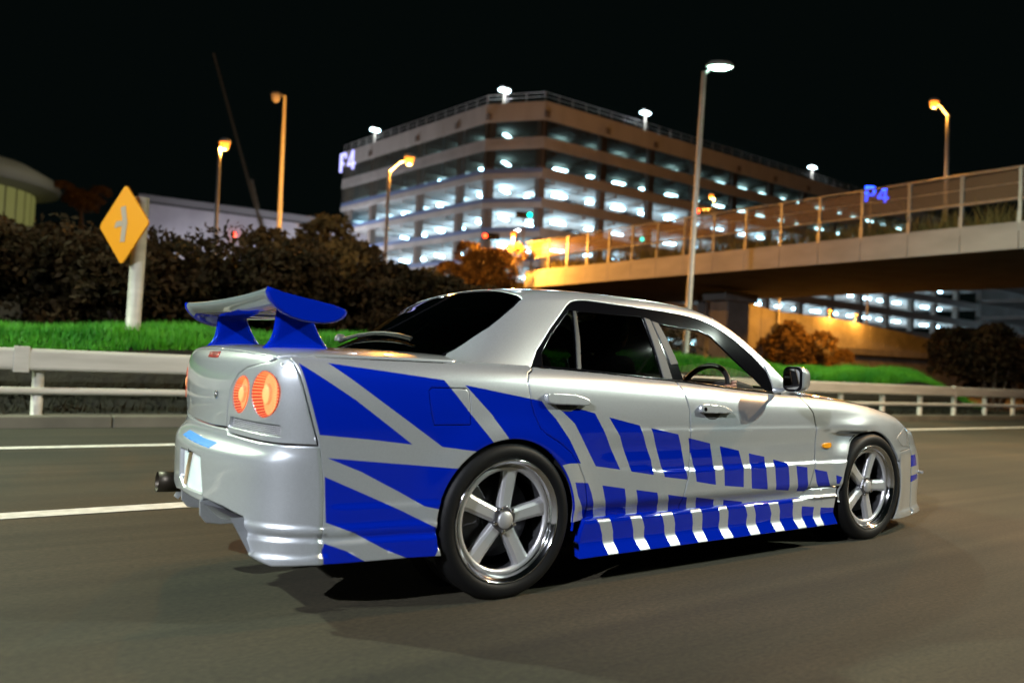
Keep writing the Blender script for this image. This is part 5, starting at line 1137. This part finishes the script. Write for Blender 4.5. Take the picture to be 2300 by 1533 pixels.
# ---- wheels
def wheel(wx, s_, spin, y_out=.862):
    t = thing('wheel', None, None, (wx, s_*y_out, HZ)); t.parent = car
    Y = lambda d: -s_*d          # d = distance inboard of the rim lip
    TR_ = .3255; rimr = .2535
    pf = [(rimr, .006), (rimr + .006, .0), (rimr + .022, -.008), (rimr + .045, -.006), (.312, .004), (.3205, .018), (TR_, .034)]
    for k in range(4):
        y0 = .034 + .178*(k + .78)/4.6
        if k < 4: pf += [(TR_, y0 + .014), (TR_ - .007, y0 + .0155), (TR_ - .007, y0 + .0245), (TR_, y0 + .026)]
    pf += [(TR_, .212), (.3205, .228), (.312, .242), (rimr + .03, .25), (rimr, .240)]
    mb = MB(); mb.lathe([(r, Y(d)) for r, d in pf], 96); fix_normals(mb.build('tyre', RUBBER, t))
    lp = [(.2535, .007), (.2545, .0), (.2500, -.002), (.2465, .001), (.2440, .008), (.2360, .012), (.2330, .018), (.2310, .030), (.2260, .034)]
    mb = MB(); mb.lathe([(r, Y(d)) for r, d in lp], 96); fix_normals(mb.build('rim_lip', CHROME, t))
    mb = MB(); mb.lathe([(r, Y(d)) for r, d in [(.2260, .034), (.2220, .037), (.2110, .044), (.2100, .055), (.2130, .10), (.218, .20), (.225, .236)]], 96); fix_normals(mb.build('rim_barrel', RIMD, t))
    mb = MB(); mb.lathe([(r, Y(d)) for r, d in [(.2270, .0335), (.2190, .0290), (.2060, .0310), (.2040, .044)]], 96); fix_normals(mb.build('rim_step', RIMS, t))
    for k in range(5):
        a = spin + 2*math.pi*k/5; ca, sa = math.cos(a), math.sin(a)
        st = [(.045, .030, .036), (.075, .031, .037), (.12, .0325, .036), (.165, .034, .034), (.195, .037, .032), (.211, .044, .031)]   # radius, half width, depth
        vs = []
        for r, hw_, d in st:
            for u, dd in ((-hw_, d + .030), (-hw_, d + .008), (-hw_*.55, d), (hw_*.55, d), (hw_, d + .008), (hw_, d + .030)):
                vs.append((r*ca - u*sa, Y(dd), r*sa + u*ca))
        mb = MB(); n = 6; mb.add(vs, [(i*n+j, (i+1)*n+j, (i+1)*n+j+1, i*n+j+1) for i in range(len(st)-1) for j in range(n-1)] + [tuple(range(n)), tuple((len(st)-1)*n + j for j in reversed(range(n)))], 0, False)
        fix_normals(bevel(mb.build('spoke', RIMS, t), .004, 2))
    mb = MB(); hx_ = [(.060*math.cos(math.pi/3*i + spin), .060*math.sin(math.pi/3*i + spin)) for i in range(6)]
    mb.prism(hx_, lambda u, v, d: (u, Y(d), v), .030, .075); bevel(fix_normals(mb.build('hub', RIMD, t)), .006, 2)
    mb = MB(); mb.lathe([(.036, Y(.031)), (.036, Y(.024)), (.032, Y(.020)), (.001, Y(.019))], 32); fix_normals(mb.build('centre_cap', RIMS, t))
    for k in range(5):
        a = spin + 2*math.pi*(k + .5)/5; mb = MB(); mb.lathe([(.009, Y(.032)), (.009, Y(.024)), (.006, Y(.022)), (.001, Y(.022))], 8, 'y', (.049*math.cos(a), 0, .049*math.sin(a))); fix_normals(mb.build('lug_nut', CHROME, t))
    mb = MB(); mb.lathe([(.07, Y(.105)), (.165, Y(.105)), (.165, Y(.135)), (.07, Y(.135))], 64); mb.lathe([(.075, Y(.09)), (.07, Y(.105))], 64); mb.lathe([(.01, Y(.09)), (.075, Y(.09))], 64); fix_normals(mb.build('brake_disc', DISC, t))
    mb = MB(); mb.prism([(.10*math.cos(a), .10*math.sin(a)) for a in np.linspace(2.2, 3.3, 8)] + [(.180*math.cos(a), .180*math.sin(a)) for a in np.linspace(3.3, 2.2, 8)], lambda u, v, d: (u, Y(d), v), .085, .155); fix_normals(bevel(mb.build('brake_caliper', DISC, t), .008))
    return t
A0 = math.radians(90 - 7)
wheel(0, -1, A0); wheel(WB, -1, math.radians(90 - 20), .864); wheel(0, 1, 1.0); wheel(WB, 1, .4, .864)
# ---- rear wing
wg = thing('rear_wing', None, None, (-.84, 0, .985)); wg.parent = car
WO = np.array((-.84, 0, .985))
prof = [(-.985, 1.199), (-.957, 1.192), (-.928, 1.184), (-.87, 1.174), (-.803, 1.164), (-.738, 1.153), (-.700, 1.142), (-.690, 1.132), (-.691, 1.120), (-.703, 1.106), (-.734, 1.090), (-.773, 1.083), (-.815, 1.083), (-.861, 1.088), (-.903, 1.099), (-.930, 1.112), (-.953, 1.130), (-.972, 1.148), (-.986, 1.169), (-.990, 1.187)]
def wsec(y):
    u = abs(y)/.70; out = []
    for x, z in prof:
        dz = -.010*(1 - u**2.2)
        th_ = .35 + .65*sst(.84, .98, u)      # the blade is thinner than its end plates
        zt_ = 1.199 + (x + .985)*-.20
        out.append((x + .035*(1 - u**2)*.4 - .0*u, y, zt_ + (z - zt_)*(th_ if x > -.93 else max(th_, .72)) + dz))
    return out
ysn = np.concatenate([np.linspace(-.695, -.60, 7), np.linspace(-.56, .56, 15), np.linspace(.60, .695, 7)])
rg_ = [wsec(y) for y in ysn]; n = len(prof); mb = MB()
vs = [tuple(np.array(q) - WO) for r in rg_ for q in r]
mb.add(vs, [(i*n+j, i*n+(j+1) % n, (i+1)*n+(j+1) % n, (i+1)*n+j) for i in range(len(rg_)-1) for j in range(n)], 0, True)
for fi, f in enumerate(mb.f):
    c = np.mean([mb.v[i] for i in f], 0) + WO; j = fi % n
    mb.m[fi] = 1 if (abs(c[1]) < .672 and (j >= 16 or j < 1)) else 0
blade = fix_normals(mb.build('wing_blade', [BLUEG, flake_paint('blue_grey_blade_face', (.30, .36, .38), .45, .34, .2)], wg))  # rear lower face of the blade is a paler blue-grey
for s_ in (-1, 1):
    C0 = np.mean(np.array(prof), 0); mb = MB(); vs = []
    for k, yo in ((1.0, .694), (1.025, .700), (1.03, .707), (1.0, .713), (.93, .716)):
        for x, z in prof: vs.append((C0[0] + (x - C0[0])*k + .84, s_*yo, C0[1] + (z - C0[1])*k - .985))
    mb.add(vs, [(r*n+j, r*n+(j+1) % n, (r+1)*n+(j+1) % n, (r+1)*n+j) for r in range(4) for j in range(n)] + [tuple(4*n + j for j in range(n))], 0, True); mb.sm[-1] = False
    fix_normals(mb.build('end_plate', BLUEG, wg))
    mb = MB(); vs = []; lv = [(.0, -.936, -.660, .030), (.006, -.925, -.668, .026), (.018, -.908, -.678, .0225), (.035, -.897, -.692, .021), (.06, -.890, -.708, .020), (.10, -.885, -.728, .020), (.14, -.882, -.748, .020), (.160, -.880, -.756, .020)]
    m_ = 64; la = np.array(lv); hs = np.linspace(0, 1, 26)**1.4*.160; lv = [(h, float(pch(la[:, 0], la[:, 1])(h)), float(pch(la[:, 0], la[:, 2])(h)), float(pch(la[:, 0], la[:, 3])(h))) for h in hs]
    for h, x0, x1, hw_ in lv:
        ring = [(x1 - hw_ + hw_*math.cos(a), hw_*math.sin(a)) for a in np.linspace(-math.pi/2, math.pi/2, 12)] + [(x, hw_) for x in np.linspace(x1 - hw_, x0 + hw_, 12)[1:-1]] + [(x0 + hw_ + hw_*math.cos(a), hw_*math.sin(a)) for a in np.linspace(math.pi/2, 1.5*math.pi, 12)] + [(x, -hw_) for x in np.linspace(x0 + hw_, x1 - hw_, 12)[1:-1]]
        m_ = len(ring)
        for x, dy in ring:
            y = s_*.470 + dy; zb = .990 + (float(zdeck(x, y)) - .994)*float(sst(.03, .0, h))
            vs.append((x + .84, y, zb + h - .985))
    mb.add(vs, [(r*m_+i, r*m_+(i+1) % m_, (r+1)*m_+(i+1) % m_, (r+1)*m_+i) for r in range(len(lv)-1) for i in range(m_)], 0, True); fix_normals(mb.build('wing_pedestal', BLUEG, wg))
# ---- mirrors
for s_ in (-1, 1):
    t = thing('side_mirror', None, None, (1.74, s_*.94, .952)); t.parent = car
    def rr(hw_, hh_, r, n=6):
        out = []
        for k, (cx, cy) in enumerate([(hw_-r, hh_-r), (-hw_+r, hh_-r), (-hw_+r, -hh_+r), (hw_-r, -hh_+r)]):
            for j in range(n): a = math.pi/2*k + math.pi/2*j/(n-1); out.append((cx + r*math.cos(a), cy + r*math.sin(a)))
        return out
    mb = MB(); vs = []; L_ = [(-.050, .050, .061, .030), (-.046, .054, .066, .034), (-.01, .056, .067, .038), (.035, .052, .062, .038), (.065, .040, .048, .030), (.080, .020, .024, .014)]
    for x, hw_, hh_, r in L_: vs += [(x + .10*u*-s_*-1*0, u, v) for u, v in rr(hw_, hh_, r)]
    m_ = 24; mb.add(vs, [(a*m_+i, a*m_+(i+1) % m_, (a+1)*m_+(i+1) % m_, (a+1)*m_+i) for a in range(5) for i in range(m_)] + [tuple(5*m_ + i for i in range(m_))], 0, True)
    h_ = fix_normals(mb.build('mirror_housing', SILVER, t)); h_.location = (0, s_*.03, 0); h_.rotation_euler = (0, 0, -s_*.12)
    mb = MB(); mb.prism(rr(.0535, .0655, .033), lambda u, v, d: (d, u, v), -.052, -.030); f_ = fix_normals(bevel(mb.build('mirror_bezel', BLACKG, t), .003)); f_.location = (0, s_*.03, 0); f_.rotation_euler = (0, 0, -s_*.12)
    mb = MB(); mb.prism(rr(.043, .053, .026), lambda u, v, d: (d, u, v), -.055, -.045); f_ = fix_normals(mb.build('mirror_glass', MIRROR, t)); f_.location = (0, s_*.03, 0); f_.rotation_euler = (0, 0, -s_*.12)
    mb = MB(); mb.tube([(.03, -s_*.02, -.045), (.05, -s_*.09, -.062), (.06, -s_*.15, -.068)], [.012, .014, .018], 12); mb.build('mirror_arm', SILVER, t)
    sp = Panel().add('G', LN['sail'], gap=0, flange=.008, grid=.012, off=.006, mirror=s_ > 0).build('mirror_sail', SILVER, t); sp.location = (-1.74, -s_*.94, -.952)
# ---- cabin
FAB = mat('dark_seat_fabric', (.018, .018, .020), .9); PLA = mat('dashboard_plastic', (.030, .028, .026), .65)
for sy in (-.36, .36):
    t = thing('seat', None, None, (1.12, sy, .22)); t.parent = car
    mb = MB(); mb.box((-.05, -.24, .10), (.48, .24, .26)); bevel(mb.build('cushion', FAB, t), .05, 3)
    mb = MB(); mb.prism([(-.02, .2), (-.30, .80), (-.20, .82), (.10, .25)], lambda u, v, d: (u, d, v), -.23, .23); fix_normals(bevel(mb.build('backrest', FAB, t), .04, 3))
    mb = MB(); mb.prism([(-.32, .82), (-.37, .98), (-.30, .99), (-.23, .83)], lambda u, v, d: (u, d, v), -.12, .12); fix_normals(bevel(mb.build('headrest', FAB, t), .03, 3))
t = thing('rear_bench', None, None, (.30, 0, .22)); t.parent = car
mb = MB(); mb.box((.02, -.62, .12), (.48, .62, .30)); bevel(mb.build('cushion', FAB, t), .05, 3)
mb = MB(); mb.prism([(.10, .28), (-.14, .72), (-.02, .74), (.20, .32)], lambda u, v, d: (u, d, v), -.62, .62); fix_normals(bevel(mb.build('backrest', FAB, t), .04, 3))
ds = thing('dashboard', None, None, (2.0, 0, .6)); ds.parent = car
mb = MB(); mb.prism([(-.22, .0), (-.24, .20), (-.20, .268), (-.05, .285), (.30, .255), (.30, -.1), (-.1, -.1)], lambda u, v, d: (u, d, v), -.70, .70); fix_normals(bevel(mb.build('dash_body', PLA, ds), .02, 3))
mb = MB(); mb.prism([(-.26, .22), (-.255, .31), (-.20, .33), (-.05, .30), (-.05, .2)], lambda u, v, d: (u, d, v), -.54, -.18); fix_normals(bevel(mb.build('gauge_hood', PLA, ds), .02, 3))
SWC = np.array((1.70, -.36, .845)); tl = math.radians(24); e1 = np.array((0, 1., 0)); e2 = np.array((math.sin(tl), 0, math.cos(tl))); e3 = np.cross(e1, e2)
sw = thing('steering_wheel', None, None, tuple(SWC)); sw.parent = car
mb = MB(); mb.tube([tuple(.178*(e1*math.cos(a) + e2*math.sin(a))) for a in np.linspace(0, 2*math.pi, 49)], .0165, 10, caps=False); mb.build('wheel_rim', mat('black_leather', (.012, .012, .012), .45), sw)
for a in (0.25, math.pi - .25, -math.pi/2):
    d = e1*math.cos(a) + e2*math.sin(a); mb = MB(); mb.tube([tuple(d*.03), tuple(d*.175)], [.018, .012], 8); mb.build('spoke', GALV, sw)
mb = MB(); mb.tube([tuple(-e3*.02), tuple(e3*.03)], .06, 16); mb.build('horn_pad', PLA, sw)
mb = MB(); mb.tube([(0, 0, 0), (.30, 0, -.13)], .03, 10); mb.build('column', PLA, sw)
# ================================================================== THE DRIVER
def skin(name, nodes, edges, m, parent, sub=2):
    me = bpy.data.meshes.new(name); me.from_pydata([n[0] for n in nodes], edges, []); o = link(name, me, parent)
    me.materials.append(m); md = o.modifiers.new('skin', 'SKIN'); md.use_smooth_shade = True; md.branch_smoothing = .4
    if not me.skin_vertices: me.attributes.new('x', 'FLOAT', 'POINT')
    bm = bmesh.new(); bm.from_mesh(me); L_ = bm.verts.layers.skin.verify(); bm.verts.ensure_lookup_table()
    for i, n in enumerate(nodes): bm.verts[i][L_].radius = (n[1], n[1]) if not hasattr(n[1], '__len__') else n[1]; bm.verts[i][L_].use_root = (i == 0)
    bm.to_mesh(me); bm.free()
    s = o.modifiers.new('sub', 'SUBSURF'); s.levels = sub; s.render_levels = sub; return o
CLO = mat('dark_jacket_cloth', (.016, .016, .02), .85); SKN = mat('skin', (.42, .24, .17), .5); HAIR = mat('black_hair', (.008, .007, .006), .5)
dp = thing('person', 'driver in dark clothes holding the steering wheel with both hands', 'person', (1.16, -.36, .47))
D0 = np.array((1.16, -.36, .47)); R_ = lambda *a: tuple(np.array(a) - D0)
hp_r = SWC + .178*(e1*math.cos(math.pi + .15) + e2*math.sin(math.pi + .15)*-1); hp_l = SWC + .178*(e1*math.cos(.35) + e2*math.sin(.35))
hp_r = SWC + .178*(e1*math.cos(math.pi - .25) + e2*math.sin(math.pi - .25))
wr = hp_r + np.array((-.085, -.015, -.03)); wl_ = hp_l + np.array((-.085, .02, -.03))
N_ = [(R_(1.16, -.36, .52), .15), (R_(1.06, -.36, .70), .15), (R_(.96, -.36, .90), (.17, .13)), (R_(.92, -.36, 1.02), .07), (R_(.93, -.36, 1.07), .055),
      (R_(.95, -.54, .93), .075), (R_(1.18, -.60, .76), .055), (tuple((np.array(R_(1.18, -.60, .76)) + wr - D0)/2 + (0, 0, .005)), .042), (tuple(wr - D0), .032),
      (R_(.95, -.18, .93), .075), (R_(1.18, -.13, .76), .055), (tuple((np.array(R_(1.18, -.13, .76)) + wl_ - D0)/2 + (0, 0, .005)), .042), (tuple(wl_ - D0), .032),
      (R_(1.50, -.46, .56), .085), (R_(1.78, -.46, .36), .055), (R_(1.50, -.27, .56), .085), (R_(1.78, -.27, .36), .055)]
body = skin('body', N_, [(0, 1), (1, 2), (2, 3), (3, 4), (2, 5), (5, 6), (6, 7), (7, 8), (2, 9), (9, 10), (10, 11), (11, 12), (0, 13), (13, 14), (0, 15), (15, 16)], CLO, dp)
# head with face
bm = bmesh.new(); bmesh.ops.create_uvsphere(bm, u_segments=32, v_segments=24, radius=1.)
for v in bm.verts:
    x, y, z = v.co; fx = .100*x; fy = .078*y*(1 - .14*max(0, -z)); fz = .118*z
    if x > .6: fx += .012*math.exp(-((y/.22)**2 + ((z + .12)/.22)**2))*2.0 - .006*math.exp(-(((abs(y) - .42)/.2)**2 + ((z - .1)/.14)**2)) + .005*math.exp(-((y/.35)**2 + ((z + .5)/.08)**2))
    if z < -.5 and x > 0: fx += .008
    v.co = (fx, fy, fz)
me = bpy.data.meshes.new('head'); bm.to_mesh(me); bm.free(); me.materials.append(SKN)
for q in me.polygons: q.use_smooth = True
hd = link('head', me, dp); hd.location = R_(.965, -.36, 1.165)
bm = bmesh.new(); bmesh.ops.create_uvsphere(bm, u_segments=24, v_segments=16, radius=1.)
for v in bm.verts:
    x, y, z = v.co; v.co = (.107*x - .012, .086*y, .124*max(z, -.35 if x < 0 else .38) + .008)
me = bpy.data.meshes.new('hair'); bm.to_mesh(me); bm.free(); me.materials.append(HAIR); hr_ = link('hair', me, hd)
for sy in (-1, 1):
    mb = MB(); mb.lathe([(.001, -.006), (.020, -.006), (.026, .0), (.020, .006), (.001, .004)], 12, 'y', (-.005, sy*.080, -.005)); mb.build('ear', SKN, hd)
    mb = MB(); mb.lathe([(.001, .012), (.008, .009), (.011, 0), (.001, -.004)], 10, 'x', (.088, sy*.032, .012)); mb.build('eye', mat('eye_dark', (.02, .015, .012), .2), hd)
def hand(c, wrist, inward):
    """fist round the rim: palm plus four fingers curled over it and a thumb on the inside"""
    t = thing('hand', None, None, tuple(c - D0)); t.parent = dp
    rad = (c - SWC); rad /= np.linalg.norm(rad); tan = np.cross(e3, rad); w = wrist - c
    nd = [(tuple(w), .029), (tuple(w*.45 + rad*.022), (.040, .028)), (tuple(rad*.030 - e3*0 + w*.12), (.040, .024))]; ed = [(0, 1), (1, 2)]
    skin('palm', nd, ed, SKN, t)
    for k, (o_, ln) in enumerate(((-.030, .9), (-.010, 1.), (.010, .97), (.029, .8))):
        b = tan*o_
        p0 = b + rad*.026 + w*.10; p1 = b + rad*.034 + e1*0 + np.array((.022, 0, .0))*1.0; p2 = b + rad*.010 + np.array((.034, 0, 0))*ln; p3 = b - rad*.016 + np.array((.024, 0, -.004))*ln
        skin('finger', [(tuple(p0), .0105), (tuple(p1), .0100), (tuple(p2), .0092), (tuple(p3), .0082)], [(0, 1), (1, 2), (2, 3)], SKN, t)
    skin('thumb', [(tuple(w*.5 + tan*.02*inward), .013), (tuple(w*.15 - rad*.020 + tan*.034*inward), .0115), (tuple(-rad*.020 + np.array((.012, 0, .0)) + tan*.040*inward), .0095)], [(0, 1), (1, 2)], SKN, t)
hand(hp_r, wr, 1); hand(hp_l, wl_, -1)
